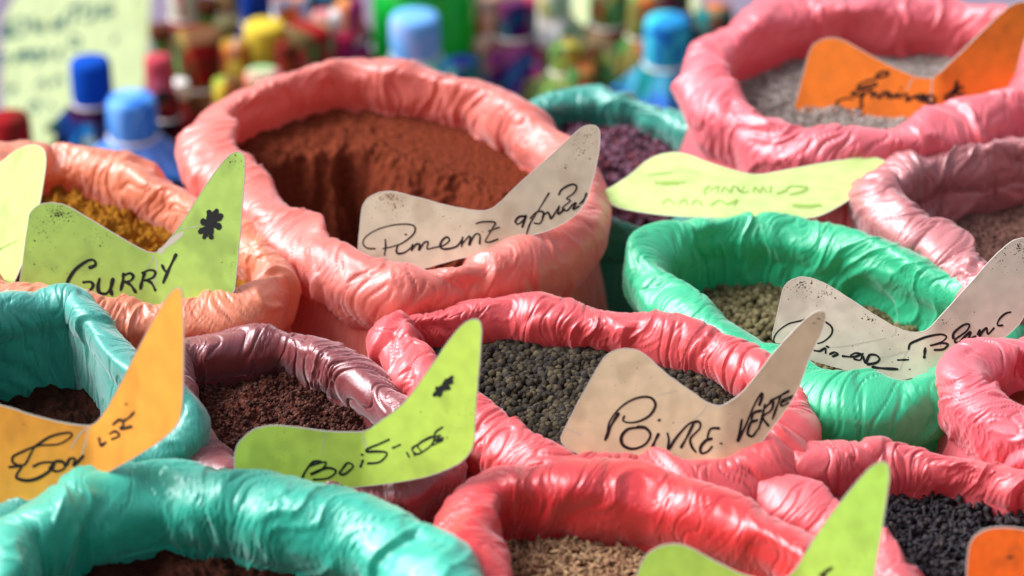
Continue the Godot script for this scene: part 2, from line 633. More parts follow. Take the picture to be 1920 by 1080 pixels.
func bottle(label: String, at: Vector3, tall: float, cap_r: float, cap_h: float, skirt: float, o: Dictionary) -> void:
	var root := thing("bottle", at)
	root.rotation.y = o.turn
	tag(root, label, "bottle", "bottles standing behind the sacks")
	var sd: int = o.seed
	var glass := mat(o.glass, 0.12, 0.6)
	var body_r := cap_r * 1.45
	var prof := []
	var shoulder := tall * 0.58
	prof.append([0.001, tall - 0.004]); prof.append([cap_r * 0.72, tall - 0.005]); prof.append([cap_r * 0.75, tall - cap_h * 0.8])
	for i in 9:
		var s := i / 8.0
		prof.append([lerpf(cap_r * 0.75, body_r, 0.5 - 0.5 * cos(PI * s)), lerpf(tall - cap_h, shoulder * 0.9, s)])
	prof.append([body_r, 0.012]); prof.append([body_r * 0.94, 0.002]); prof.append([0.001, 0.001])
	part("glass_body", lathe(prof, 28), glass, root)
	if o.has("bare"):
		var cork := mat(o.palette[0], 0.85, 0.2)
		part("cap", lathe([[0.001, tall], [cap_r * 0.9, tall - 0.001], [cap_r, tall - 0.003], [cap_r, tall - cap_h], [cap_r * 0.8, tall - cap_h - 0.001]], 24), cork, root)
		return
	var cloth := cloth_of(o.palette, sd)
	var top_cloth := cloth_of([o.palette[0], o.palette[0], o.palette[0], o.palette[1]] , sd + 50) if o.plain else cloth
	var band_y := tall - cap_h
	var cap := [[0.001, tall + 0.001], [cap_r * 0.55, tall + 0.0012], [cap_r * 0.9, tall], [cap_r * 0.99, tall - 0.0025], [cap_r * 1.02, tall - 0.006]]
	for i in 7:
		var s := (i + 1) / 7.0
		cap.append([cap_r * (1.02 + 0.03 * sin(PI * s) - 0.06 * s), lerpf(tall - 0.006, band_y, s)])
	var cap_n := cap.size()
	var folds := 9 + sd % 4
	part("cloth_cap", lathe(cap, 72, func(t, v): return Vector2(1.0 + 0.045 * v * v * sin(t * folds * 2.0 + sd), 1.0)), top_cloth, root)
	var flare: float = o.flare
	var sk := []
	for i in 15:
		var s := i / 14.0
		sk.append([cap_r * (0.97 + (0.95 * flare - 0.1) * pow(s, 0.8)), band_y - skirt * (s - 0.12 * s * s)])
	part("cloth_skirt", lathe(sk, 96, func(t, v): return Vector2(1.0 + v * (0.16 * sin(t * folds + sd) + 0.07 * sin(t * folds * 2.3 + 2.0 * sd)), 1.0 - v * skirt * 0.32 * cos(4.0 * t + sd))), cloth, root)
	var tor := TorusMesh.new()
	tor.inner_radius = cap_r * 0.94
	tor.outer_radius = cap_r * 1.06 + 0.0006
	tor.rings = 32
	tor.ring_segments = 10
	var b := part("rubber_band", tor, band_mat, root)
	b.position.y = band_y
	b.rotation.z = 0.05

# ---------------------------------------------------------------- scene

func film(c: Color, rough: float, through: float, warm := Color(0, 0, 0, 0)) -> StandardMaterial3D:
	var m := mat(c, rough + 0.09, 1.0)
	m.backlight_enabled = true
	var b := c if warm.a == 0.0 else warm
	var lin := b
	var big := maxf(maxf(lin.r, lin.g), lin.b)
	m.backlight = Color(lin.r / big * through, lin.g / big * through, lin.b / big * through)
	m.clearcoat_enabled = true
	m.clearcoat = 0.55
	m.rim_enabled = true
	m.rim = 1.0
	m.rim_tint = 0.1
	m.clearcoat_roughness = 0.34
	m.heightmap_enabled = true
	m.heightmap_scale = 0.010
	m.heightmap_texture = crinkle
	m.uv1_scale = Vector3(5.0, 2.2, 1)
	return m

var crinkle: NoiseTexture2D

func dusty(c: Color, rough: float, through: float) -> StandardMaterial3D:
	# film with brown spice dust clinging to it
	var m := film(c, rough, through)
	var t := NoiseTexture2D.new()
	t.width = 512
	t.height = 512
	t.seamless = true
	var n := noise(77, 0.11, 5)
	n.fractal_gain = 0.75
	t.noise = n
	var ramp := Gradient.new()
	ramp.offsets = PackedFloat32Array([0.0, 0.30, 0.36, 1.0])
	ramp.colors = PackedColorArray([Color(0.20, 0.13, 0.10), Color(0.22, 0.15, 0.12), c, c.lightened(0.08)])
	t.color_ramp = ramp
	m.albedo_color = Color.WHITE
	m.albedo_texture = t
	return m

func _ready() -> void:
	var rng := RandomNumberGenerator.new()
	rng.seed = 4711
	for i in 4096: dice.append(rng.randf_range(-0.5, 0.5))
	var cam := Camera3D.new()
	cam.name = "camera"
	var lens := CameraAttributesPhysical.new()
	lens.frustum_focal_length = 100.0
	lens.frustum_focus_distance = 1.225
	lens.exposure_aperture = 5.4
	cam.attributes = lens
	add_child(cam)
	cam.fov = 13.686
	cam.near = 0.05
	cam.far = 400.0
	cam.look_at_from_position(Vector3(0, 0.7902, 1.1583), Vector3(0, 0.2, 0), Vector3.UP)
	cam.current = true

	var env := Environment.new()
	env.background_mode = Environment.BG_SKY
	var sky_mat := ProceduralSkyMaterial.new()
	sky_mat.sky_top_color = Color(0.86, 0.91, 1.0)
	sky_mat.sky_horizon_color = Color(0.50, 0.52, 0.57)
	sky_mat.sky_curve = 0.35
	sky_mat.ground_bottom_color = Color(0.25, 0.24, 0.23)
	sky_mat.ground_horizon_color = Color(0.5, 0.5, 0.5)
	sky_mat.sky_energy_multiplier = 0.42
	var sky := Sky.new()
	sky.sky_material = sky_mat
	env.sky = sky
	env.tonemap_mode = Environment.TONE_MAPPER_LINEAR
	env.tonemap_exposure = 4.0
	env.sdfgi_enabled = true
	env.ssao_enabled = true
	env.ssil_enabled = true
	var we := WorldEnvironment.new()
	we.name = "daylight"
	we.environment = env
	add_child(we)
	var sun := DirectionalLight3D.new()
	sun.name = "sun"
	sun.light_color = Color(0.98, 0.98, 1.0)
	sun.light_energy = 0.5
	sun.light_angular_distance = 38.0
	sun.shadow_enabled = true
	add_child(sun)
	sun.look_at_from_position(Vector3(-0.78, 0.70, -0.10), Vector3.ZERO, Vector3.UP)

	crinkle = NoiseTexture2D.new()
	crinkle.width = 512
	crinkle.height = 512
	crinkle.seamless = true
	var cn := noise(7, 0.018, 4)
	cn.fractal_type = FastNoiseLite.FRACTAL_RIDGED
	crinkle.noise = cn
	films = {
		"salmon": film(Color(0.92, 0.46, 0.39), 0.38, 0.7),
		"peach": film(Color(0.94, 0.53, 0.36), 0.38, 0.7),
		"deep_teal": film(Color(0.0, 0.58, 0.50), 0.36, 0.35),
		"teal_dusty": dusty(Color(0.01, 0.64, 0.56), 0.42, 0.35),
		"maroon": film(Color(0.50, 0.13, 0.14), 0.30, 0.3),
		"coral": film(Color(0.93, 0.31, 0.32), 0.35, 0.7),
		"green": film(Color(0.02, 0.73, 0.50), 0.38, 0.65),
		"pink": film(Color(0.94, 0.41, 0.45), 0.38, 0.7),
		"dusky": film(Color(0.68, 0.36, 0.36), 0.36, 0.35),
		"rose": film(Color(0.93, 0.36, 0.38), 0.37, 0.7),
		"red": film(Color(0.85, 0.07, 0.08), 0.32, 0.35),
		"teal": film(Color(0.01, 0.69, 0.57), 0.36, 0.35),
	}
	inks = {
		"black": mat(Color(0.10, 0.09, 0.08), 0.5, 0.4), "brown_black": mat(Color(0.16, 0.10, 0.09), 0.55, 0.35),
		"olive": mat(Color(0.62, 0.72, 0.36), 0.7, 0.3), "teal": mat(Color(0.0, 0.36, 0.38), 0.7, 0.3), "edge": mat(Color(0.82, 0.78, 0.72), 0.8, 0.2), "crease": mat(Color(0.74, 0.70, 0.62), 0.8, 0.2),
	}
	band_mat = mat(Color(0.86, 0.82, 0.78), 0.6, 0.4)

	# the setting
	var pm := PlaneMesh.new()
	pm.size = Vector2(300, 300)
	var g := part("ground", pm, mat(Color(0.42, 0.40, 0.38), 0.9, 0.2), self)
	g.position.y = -0.78
	g.set_meta("kind", "structure")
	var table := thing("market_table", Vector3(0, 0, 0.45))
	tag(table, "long market table under a pale lilac cloth that carries the sacks and bottles", "table")
	var bm := BoxMesh.new()
	bm.size = Vector3(3.0, 0.03, 1.9)
	var top := part("tabletop", bm, mat(Color(0.45, 0.33, 0.22), 0.7, 0.3), table)
	top.position.y = -0.0185
	var cm := BoxMesh.new()
	cm.size = Vector3(3.06, 0.003, 1.96)
	var cl := part("table_cloth", cm, mat(Color(0.50, 0.45, 0.51), 0.85, 0.2), table)
	cl.position.y = -0.0015
	var table2 := thing("market_table", Vector3(0, -0.1, -1.42))
	tag(table2, "lower market table under pale lilac cloth behind, carrying only the bottles and signs", "table")
	var top2 := part("tabletop", bm, top.material_override, table2)
	top2.position = Vector3(0, -0.0185, 0)
	top2.scale = Vector3(1, 1, 0.94)
	var cl2 := part("table_cloth", cm, cl.material_override, table2)
	cl2.position = Vector3(0, -0.0015, 0)
	cl2.scale = Vector3(1, 1, 0.94)
	for sx in [-1, 1]:
		for sz in [-1, 1]:
			var lm2 := BoxMesh.new()
			lm2.size = Vector3(0.06, 0.645, 0.06)
			var leg2 := part("leg", lm2, mat(Color(0.35, 0.25, 0.16), 0.7, 0.3), table2)
			leg2.position = Vector3(sx * 1.4, -0.3565, sz * 0.78)
	for sx in [-1, 1]:
		for sz in [-1, 1]:
			var lm := BoxMesh.new()
			lm.size = Vector3(0.06, 0.745, 0.06)
			var leg := part("leg", lm, mat(Color(0.35, 0.25, 0.16), 0.7, 0.3), table)
			leg.position = Vector3(sx * 1.4, -0.4065, sz * 0.85)

	sack("A", "salmon pink plastic sack of red-brown powder under the beige two-word card, largest in the middle", [Vector3(-0.1795, 0.2229, -0.1486), Vector3(-0.1717, 0.2193, -0.1133), Vector3(-0.1377, 0.214, -0.0596), Vector3(-0.1046, 0.2093, -0.0125), Vector3(-0.0714, 0.2067, 0.0131), Vector3(-0.0343, 0.2068, 0.0121), Vector3(0.0014, 0.2087, -0.0066), Vector3(0.0294, 0.2112, -0.0324), Vector3(0.0413, 0.2141, -0.0614), Vector3(0.0384, 0.218, -0.0999), Vector3(0.0204, 0.2218, -0.1384), Vector3(-0.0081, 0.2261, -0.1815), Vector3(-0.0459, 0.229, -0.21), Vector3(-0.0857, 0.2302, -0.2219), Vector3(-0.122, 0.2301, -0.2212), Vector3(-0.1542, 0.2274, -0.1943), Vector3(-0.1737, 0.2252, -0.1721)], {r = 0.0152, depth = 0.016, film = "salmon", seed = 1, wr = 1.0})
	sack("B", "orange and pink plastic sack of yellow powder behind the green card with black flower", [Vector3(-0.3036, 0.2111, -0.1112), Vector3(-0.2729, 0.2132, -0.1317), Vector3(-0.2404, 0.2124, -0.1242), Vector3(-0.206, 0.2098, -0.0985), Vector3(-0.1766, 0.207, -0.0695), Vector3(-0.1499, 0.2043, -0.0426), Vector3(-0.1321, 0.2011, -0.0107), Vector3(-0.1373, 0.1979, 0.021), Vector3(-0.161, 0.1966, 0.0343), Vector3(-0.1976, 0.1965, 0.0353), Vector3(-0.2344, 0.1966, 0.0343), Vector3(-0.2743, 0.1983, 0.0168), Vector3(-0.3135, 0.2022, -0.0216), Vector3(-0.3249, 0.2078, -0.0783)], {r = 0.0138, depth = 0.016, film = "peach", seed = 2, wr = 1.2})
	sack("C", "teal plastic sack with folded corners holding dark brown powder behind the orange card", [Vector3(-0.2779, 0.2166, 0.0745), Vector3(-0.2579, 0.2175, 0.0646), Vector3(-0.2396, 0.2181, 0.0586), Vector3(-0.2258, 0.2184, 0.0556), Vector3(-0.2195, 0.2175, 0.0646), Vector3(-0.2061, 0.2151, 0.089), Vector3(-0.1892, 0.2125, 0.1145), Vector3(-0.1706, 0.2104, 0.1364), Vector3(-0.158, 0.2014, 0.1459), Vector3(-0.1684, 0.1904, 0.1558), Vector3(-0.1902, 0.1851, 0.1689), Vector3(-0.2152, 0.1831, 0.1888), Vector3(-0.2397, 0.1813, 0.2074), Vector3(-0.2636, 0.1837, 0.2231), Vector3(-0.2854, 0.2036, 0.2039), Vector3(-0.2935, 0.2123, 0.1173)], {r = 0.0105, depth = 0.044, film = "teal_dusty", seed = 3, wr = 0.7})
	sack("D", "dark maroon plastic sack of coarse brown powder behind the lime card with small black flower", [Vector3(-0.1761, 0.1869, 0.0715), Vector3(-0.1538, 0.1887, 0.053), Vector3(-0.1248, 0.1892, 0.048), Vector3(-0.1002, 0.188, 0.0598), Vector3(-0.0791, 0.1861, 0.0792), Vector3(-0.0587, 0.1833, 0.1072), Vector3(-0.0425, 0.1813, 0.1271), Vector3(-0.0318, 0.1788, 0.1525), Vector3(-0.049, 0.1773, 0.167), Vector3(-0.077, 0.1765, 0.1745), Vector3(-0.1101, 0.1761, 0.1787), Vector3(-0.1396, 0.1776, 0.1644), Vector3(-0.1615, 0.1808, 0.1315)], {r = 0.0122, depth = 0.015, film = "maroon", seed = 4, wr = 1.1})
	sack("E", "coral red plastic sack full of round dark peppercorns in the centre", [Vector3(-0.062, 0.1949, 0.0514), Vector3(-0.0479, 0.1919, 0.0806), Vector3(-0.024, 0.1881, 0.1188), Vector3(-0.0013, 0.1855, 0.1455), Vector3(0.0231, 0.1831, 0.1694), Vector3(0.0485, 0.1821, 0.1787), Vector3(0.0765, 0.1819, 0.1811), Vector3(0.1051, 0.1826, 0.1736), Vector3(0.1287, 0.1846, 0.1541), Vector3(0.1418, 0.187, 0.1296), Vector3(0.1375, 0.1898, 0.1023), Vector3(0.1192, 0.1921, 0.0792), Vector3(0.0918, 0.1943, 0.0574), Vector3(0.0617, 0.1956, 0.0439), Vector3(0.0338, 0.1963, 0.0374), Vector3(0.0057, 0.197, 0.0302), Vector3(-0.0184, 0.197, 0.0302), Vector3(-0.0367, 0.1965, 0.0353), Vector3(-0.0521, 0.1961, 0.0394)], {r = 0.0134, depth = 0.012, film = "coral", seed = 5, wr = 1.1})
	sack("F", "bright green plastic sack of olive peppercorns behind the speckled beige card", [Vector3(0.0743, 0.2019, -0.0188), Vector3(0.0826, 0.1989, 0.0106), Vector3(0.0989, 0.1966, 0.0343), Vector3(0.1194, 0.194, 0.0603), Vector3(0.1389, 0.1912, 0.0882), Vector3(0.1662, 0.1889, 0.1106), Vector3(0.1985, 0.189, 0.1097), Vector3(0.2289, 0.1916, 0.0835), Vector3(0.2547, 0.1946, 0.0544), Vector3(0.2584, 0.1974, 0.0261), Vector3(0.2377, 0.1996, 0.0042), Vector3(0.2108, 0.202, -0.0205), Vector3(0.1781, 0.2043, -0.0426), Vector3(0.1435, 0.2054, -0.054), Vector3(0.1106, 0.2054, -0.054), Vector3(0.0876, 0.2043, -0.0426)], {r = 0.0132, depth = 0.03, film = "green", seed = 6, wr = 0.9})
	sack("G", "pink plastic sack of pale grey seeds holding the orange lettered card, topmost in the photo", [Vector3(0.1172, 0.2384, -0.2042), Vector3(0.1239, 0.2342, -0.1623), Vector3(0.1493, 0.2307, -0.1274), Vector3(0.1853, 0.2296, -0.1161), Vector3(0.2295, 0.2302, -0.1223), Vector3(0.2735, 0.2325, -0.1453), Vector3(0.3124, 0.2366, -0.1864), Vector3(0.3321, 0.242, -0.2395), Vector3(0.3193, 0.245, -0.2703), Vector3(0.2854, 0.246, -0.2801), Vector3(0.2451, 0.2464, -0.2839), Vector3(0.2043, 0.2464, -0.2839), Vector3(0.1657, 0.2452, -0.2718), Vector3(0.1346, 0.2421, -0.241)], {r = 0.0165, depth = 0.02, film = "pink", seed = 7, wr = 1.2})
	sack("H", "brownish pink plastic sack of fine red-brown seeds at the right edge below the pink one", [Vector3(0.208, 0.2151, -0.0713), Vector3(0.2238, 0.2179, -0.0987), Vector3(0.2578, 0.22, -0.1195), Vector3(0.2939, 0.2211, -0.1308), Vector3(0.3302, 0.2205, -0.1245), Vector3(0.349, 0.2162, -0.0819), Vector3(0.3337, 0.2105, -0.0246), Vector3(0.2994, 0.2064, 0.0158), Vector3(0.2655, 0.205, 0.0298), Vector3(0.2473, 0.2077, 0.0025), Vector3(0.2285, 0.2116, -0.0357)], {r = 0.015, depth = 0.03, film = "dusky", seed = 8, wr = 1.3})
	sack("I", "bright pink plastic sack cut by the right edge below the white-lettered green sack", [Vector3(0.2256, 0.2008, 0.112), Vector3(0.2408, 0.2029, 0.0914), Vector3(0.2638, 0.2036, 0.0838), Vector3(0.2952, 0.203, 0.0895), Vector3(0.3071, 0.1998, 0.1221), Vector3(0.2844, 0.1965, 0.1549), Vector3(0.2562, 0.1966, 0.154), Vector3(0.2329, 0.1982, 0.1382)], {r = 0.0125, depth = 0.018, film = "pink", seed = 9, wr = 1.3})
	sack("J", "pink plastic sack full of dark cloves in the bottom right corner", [Vector3(0.1166, 0.1793, 0.1668), Vector3(0.1456, 0.1804, 0.1562), Vector3(0.1774, 0.1809, 0.151), Vector3(0.2082, 0.1806, 0.1545), Vector3(0.2375, 0.1794, 0.1655), Vector3(0.2638, 0.177, 0.1896), Vector3(0.2709, 0.1731, 0.2292), Vector3(0.2474, 0.1686, 0.2737), Vector3(0.2117, 0.1672, 0.2879), Vector3(0.1866, 0.1693, 0.2665), Vector3(0.1701, 0.1732, 0.2277), Vector3(0.1529, 0.1754, 0.2057), Vector3(0.1328, 0.1774, 0.1855)], {r = 0.0118, depth = 0.018, film = "rose", seed = 10, wr = 1.2})
	sack("K", "glossy red plastic sack of tan seeds at the bottom centre", [Vector3(-0.0188, 0.1796, 0.2039), Vector3(-0.0064, 0.1815, 0.1853), Vector3(0.0229, 0.1817, 0.1828), Vector3(0.0559, 0.1814, 0.1861), Vector3(0.0856, 0.1803, 0.1975), Vector3(0.1142, 0.1784, 0.2158), Vector3(0.1389, 0.1759, 0.2405), Vector3(0.1514, 0.1721, 0.2787), Vector3(0.1242, 0.1687, 0.3134), Vector3(0.0773, 0.1673, 0.3267), Vector3(0.032, 0.168, 0.3201), Vector3(0, 0.1711, 0.2893), Vector3(-0.0158, 0.1754, 0.2458)], {r = 0.0165, depth = 0.019, film = "red", seed = 11, wr = 0.8})
	sack("L", "large blue-green plastic sack of dark brown powder at the bottom left", [Vector3(-0.2312, 0.1821, 0.2392), Vector3(-0.2128, 0.1842, 0.2176), Vector3(-0.1903, 0.1858, 0.2016), Vector3(-0.1637, 0.1866, 0.1944), Vector3(-0.1327, 0.1858, 0.2016), Vector3(-0.0994, 0.1848, 0.212), Vector3(-0.0689, 0.1835, 0.2254), Vector3(-0.0421, 0.1807, 0.2528), Vector3(-0.0257, 0.1767, 0.2932), Vector3(-0.0472, 0.1723, 0.3371), Vector3(-0.1015, 0.1701, 0.3594), Vector3(-0.1576, 0.1707, 0.3531), Vector3(-0.2052, 0.1739, 0.3206), Vector3(-0.2335, 0.1781, 0.2791)], {r = 0.02, depth = 0.022, film = "teal", seed = 12, wr = 1.0})
	sack("M", "narrow teal plastic sack of purple-red berries behind the pale green card", [Vector3(0.0084, 0.1978, -0.2376), Vector3(0.0391, 0.2, -0.2602), Vector3(0.0746, 0.1992, -0.2524), Vector3(0.1053, 0.1967, -0.2273), Vector3(0.1344, 0.1934, -0.1936), Vector3(0.158, 0.1904, -0.1644), Vector3(0.1545, 0.1867, -0.1269), Vector3(0.1179, 0.184, -0.0998), Vector3(0.0745, 0.184, -0.0998), Vector3(0.0407, 0.1853, -0.1129), Vector3(0.0144, 0.1889, -0.1485), Vector3(0.0016, 0.1934, -0.1936)], {r = 0.0105, depth = 0.014, film = "deep_teal", seed = 13, wr = 1.0})
	fill_sacks()
	card("price_card", "speckled lime green card lettered in black with a black flower, in the yellow powder sack", Vector3(-0.1919, 0.2014, 0.0165), Vector3(0.9945, 0, 0.1045), Vector3(0.0392, 0.9272, -0.3726), 0.209,
		[-747, -7, -721, 172, -695, 405, -684, 444, -638, 486, -567, 499, -488, 487, -425, 455, -242, 356, -60, 261, -5, 248, 36, 273, 101, 350, 149, 414, 253, 579, 332, 697, 403, 784, 444, 814, 485, 814, 510, 785, 510, 668, 492, 327, 480, 167, 468, 36, 171, -37, -154, -56, -736, -68],
		[[16, [-351, 157, -324, 169, -323, 189, -344, 199, -379, 184, -433, 139, -467, 84, -475, 45, -462, 11]],
		[15, [-384, 76, -347, 80, -331, 63, -344, 39, -379, 22]],
		[17, [-297, 98, -304, 61, -297, 26, -261, 20, -236, 48, -224, 95]],
		[17, [-224, 99, -235, 56, -228, 18]],
		[16, [-166, 129, -171, 82, -180, 43]],
		[13, [-172, 117, -135, 136, -113, 122, -126, 98, -161, 87]],
		[15, [-157, 91, -126, 73, -100, 39]],
		[15, [-53, 138, -65, 95, -72, 56]],
		[13, [-63, 141, -26, 158, 7, 151, -3, 121, -52, 100]],
		[14, [-48, 104, -13, 90, 10, 53]],
		[15, [47, 187, 64, 160, 80, 153]],
		[16, [125, 248, 89, 173, 56, 96]]],
		[[40, [320, 423, 355, 495]], [40, [320, 423, 312, 484]], [40, [324, 427, 282, 433]], [32, [316, 415, 263, 380]], [30, [320, 408, 286, 351]], [34, [324, 416, 327, 357]], [40, [324, 424, 367, 415]], [40, [323, 431, 380, 471]], [60, [311, 427, 340, 424]]], [[26, [36, 263, 77, 302, 159, 367]], [6, [-5, 236, -16, 205, -36, 170]], [6, [14, 222, 13, 145, 0, 75]], [4, [150, 387, 249, 408]]], [[-53.4, 43.5, 220, 13], [-63.4, 33, 60, 22], [-32, 32.2, 50, 30], [45.3, 76.4, 40, 12], [44.6, 20.3, 14, 10], [-55.1, 13.4, 30, 40]], {paper = Color(0.66, 0.77, 0.36), ink = "black", pen = 0.13, seed = 1, dirt = Color(0.05, 0.05, 0.02)})
	card("price_card", "beige card with two lower-case handwritten words and brown smudged corner, on the salmon pink sack", Vector3(-0.0158, 0.2122, -0.0015), Vector3(0.9903, 0, 0.1392), Vector3(0.061, 0.8988, -0.4341), -0.14,
		[-688, -5, -689, 137, -683, 279, -662, 326, -605, 366, -530, 381, -445, 367, -232, 322, -63, 299, 4, 303, 52, 330, 137, 427, 293, 585, 409, 708, 487, 787, 536, 802, 578, 791, 591, 748, 588, 628, 563, 494, 538, 377, 476, 298, 397, 242, 316, 204, 218, 175, 114, 121, -7, 70, -172, 23, -353, -43, -460, -70, -587, -70, -657, -32],
		[[7, [-595, 61, -637, 61, -663, 84, -650, 122, -593, 163, -510, 193, -427, 204, -384, 192, -390, 151, -446, 101, -503, 77, -553, 63]],
		[9, [-541, 112, -537, 71, -541, 31]],
		[9, [-470, 87, -477, 58, -466, 42, -430, 51, -398, 79, -389, 97, -393, 65]],
		[9, [-393, 67, -370, 98, -351, 97, -354, 67, -328, 109, -306, 114, -309, 78, -276, 85, -219, 103, -191, 129, -203, 148, -227, 131, -239, 97, -213, 82, -151, 99, -122, 138]],
		[9, [-119, 150, -122, 100]],
		[9, [-120, 113, -88, 156, -77, 151, -81, 111, -55, 167, -28, 172, -24, 123]],
		[7, [-50, 229, -18, 241, 50, 243, 42, 214, 20, 171, 5, 137, 30, 135, 72, 153]],
		[6, [19, 194, 77, 218]],
		[9, [113, 140, 123, 139]],
		[8, [-435, 148, -427, 147]],
		[10, [212, 286, 179, 280, 161, 254, 177, 241, 206, 267, 216, 291, 200, 228]],
		[7, [332, 418, 284, 328, 239, 243, 223, 177]],
		[9, [241, 276, 268, 309, 301, 317, 310, 297, 295, 254, 264, 251]],
		[9, [303, 288, 330, 314, 343, 299, 353, 283, 383, 334, 392, 351, 388, 308, 420, 336]],
		[8, [386, 413, 401, 443, 449, 472, 478, 464, 468, 429, 429, 395, 450, 384, 409, 342, 434, 329, 461, 360, 481, 373, 467, 338, 499, 358]],
		[10, [534, 426, 519, 388, 501, 370]]],
		[], [], [[-53.7, 35, 150, 11], [-50, 29.8, 80, 25], [51.5, 73.9, 50, 12], [47.8, 67.1, 50, 25], [-40.4, -2.9, 10, 5], [-22.8, 25.6, 40, 40], [40.5, 57.1, 6, 4]], {paper = Color(0.80, 0.73, 0.62), ink = "brown_black", seed = 2, dirt = Color(0.32, 0.16, 0.06)})
	card("price_card", "beige card with capital handwriting leaning over the round dark peppercorns", Vector3(0.0999, 0.1942, 0.1681), Vector3(0.9903, 0, 0.1392), Vector3(0.0521, 0.9272, -0.371), -0.244,
		[-787, 8, -750, 106, -677, 267, -604, 419, -567, 470, -503, 497, -430, 495, -388, 475, -346, 444, -278, 384, -161, 314, -69, 256, -12, 249, 19, 265, 90, 317, 165, 425, 241, 533, 340, 651, 410, 719, 459, 732, 481, 709, 458, 615, 414, 524, 374, 376, 338, 293, 271, 185, 150, 17, 58, -100, -86, -141, -249, -121, -413, -88, -619, -57],
		[[13, [-501, 177, -531, 121, -548, 71, -557, 47]],
		[10, [-548, 63, -540, 137, -487, 214, -417, 260, -352, 268, -324, 234, -347, 183, -394, 151, -442, 139, -475, 146, -471, 168]],
		[13, [-400, 118, -449, 107, -479, 68, -468, 27, -419, 13, -363, 39, -340, 86, -364, 118, -401, 121]],
		[12, [-302, 93, -316, 59, -328, 24]],
		[10, [-304, 160, -298, 164]],
		[11, [-258, 100, -250, 68, -249, 25, -212, 87, -160, 152, -120, 169]],
		[11, [-136, 157, -164, 90, -189, 38]],
		[10, [-144, 161, -110, 167, -106, 135, -147, 83, -137, 43, -118, 20]],
		[12, [-15, 142, -54, 135, -65, 85, -41, 91, -71, 79, -95, 46, -91, 17, -63, 24, -42, 50]],
		[8, [-3, 69, 3, 69]],
		[11, [94, 187, 89, 129, 82, 83, 116, 163, 151, 262, 182, 318, 186, 300, 176, 263]],
		[11, [184, 235, 149, 221, 144, 180, 172, 189, 140, 176, 127, 123, 151, 110, 172, 140]],
		[11, [202, 264, 192, 198, 179, 147]],
		[10, [197, 243, 240, 283, 236, 241, 197, 205, 225, 165]],
		[10, [228, 283, 315, 335]],
		[10, [276, 307, 259, 249, 244, 198]],
		[9, [335, 313, 289, 291, 283, 261, 316, 278]],
		[8, [286, 279, 330, 301]],
		[10, [-236, -58, -197, -35, -208, -62]],
		[10, [-131, -59, -91, -45, -100, -70, -71, -54, -42, -40, -50, -67, -11, -38, 25, -20, -1, -71]]],
		[], [[5, [-77, 251, -95, 217, -137, 174]], [4, [-321, 279, -225, 310]], [4, [-749, 89, -674, 62]]], [[43.6, 69.5, 30, 12], [-44, 38.9, 25, 60], [-31.8, 23.4, 20, 60]], {paper = Color(0.83, 0.74, 0.59), ink = "brown_black", seed = 3, dirt = Color(0.25, 0.16, 0.08)})
	card("price_card", "cream card with dark spatter and curly handwriting in the bright green sack", Vector3(0.2124, 0.1979, 0.0812), Vector3(0.9848, 0, 0.1736), Vector3(0.065, 0.9272, -0.3689), -0.244,
		[-805, 28, -780, 187, -764, 314, -745, 359, -700, 388, -649, 399, -582, 385, -514, 357, -346, 263, -194, 182, -119, 158, -75, 155, -18, 167, 22, 214, 157, 384, 292, 561, 375, 647, 425, 672, 469, 676, 502, 647, 507, 500, 504, 278, 402, 154, 186, 39, 43, -43, -135, -102, -282, -92, -467, -56, -654, -19],
		[[8, [-733, 49, -747, 37, -780, 41, -787, 67, -767, 106, -718, 147, -661, 167, -603, 185, -544, 178, -498, 150, -495, 112, -529, 73, -561, 58]],
		[10, [-576, 21, -547, 20, -521, 37, -517, 13]],
		[9, [-516, 48, -506, 44]],
		[10, [-494, 9, -472, 20, -455, 12, -479, -2]],
		[10, [-428, 4, -370, 5, -327, 25]],
		[10, [-388, 11, -364, 25, -332, 17, -339, -9, -369, -6]],
		[11, [-326, 12, -309, -21, -294, 19, -261, 23, -241, 4, -258, -17, -298, -28]],
		[12, [-271, -40, -220, -42, -147, -40]],
		[9, [-147, 7, -95, 13]],
		[13, [-15, 79, -16, 33]],
		[10, [-98, 68, -92, 95, -58, 116, -9, 139, 57, 155, 89, 144, 67, 117, 9, 94, 68, 110, 100, 104, 78, 79, 34, 73]],
		[11, [125, 139, 127, 167, 172, 209, 203, 213, 190, 178, 134, 130, 157, 117, 185, 150, 212, 175, 208, 142, 240, 156]],
		[11, [251, 167, 260, 191, 260, 157, 272, 178, 294, 200, 304, 170, 332, 202]],
		[9, [413, 290, 384, 279, 356, 248, 350, 219, 375, 219]]],
		[], [[6, [-189, 125, -171, 147, -171, 170]], [5, [-555, 32, -403, 61, -218, 114]], [7, [-101, 68, -119, 18, -132, -42]], [5, [-253, 11, -182, 28, -104, 57]]], [[-66, 35.2, 110, 16], [-54.7, 31.7, 60, 10], [-29.7, 20.4, 22, 8], [42.9, 62.1, 120, 14], [33.1, 54.2, 70, 30], [8.2, 21.4, 20, 6], [-19.2, 16, 80, 80]], {paper = Color(0.82, 0.77, 0.68), ink = "black", seed = 4, dirt = Color(0.09, 0.06, 0.04)})
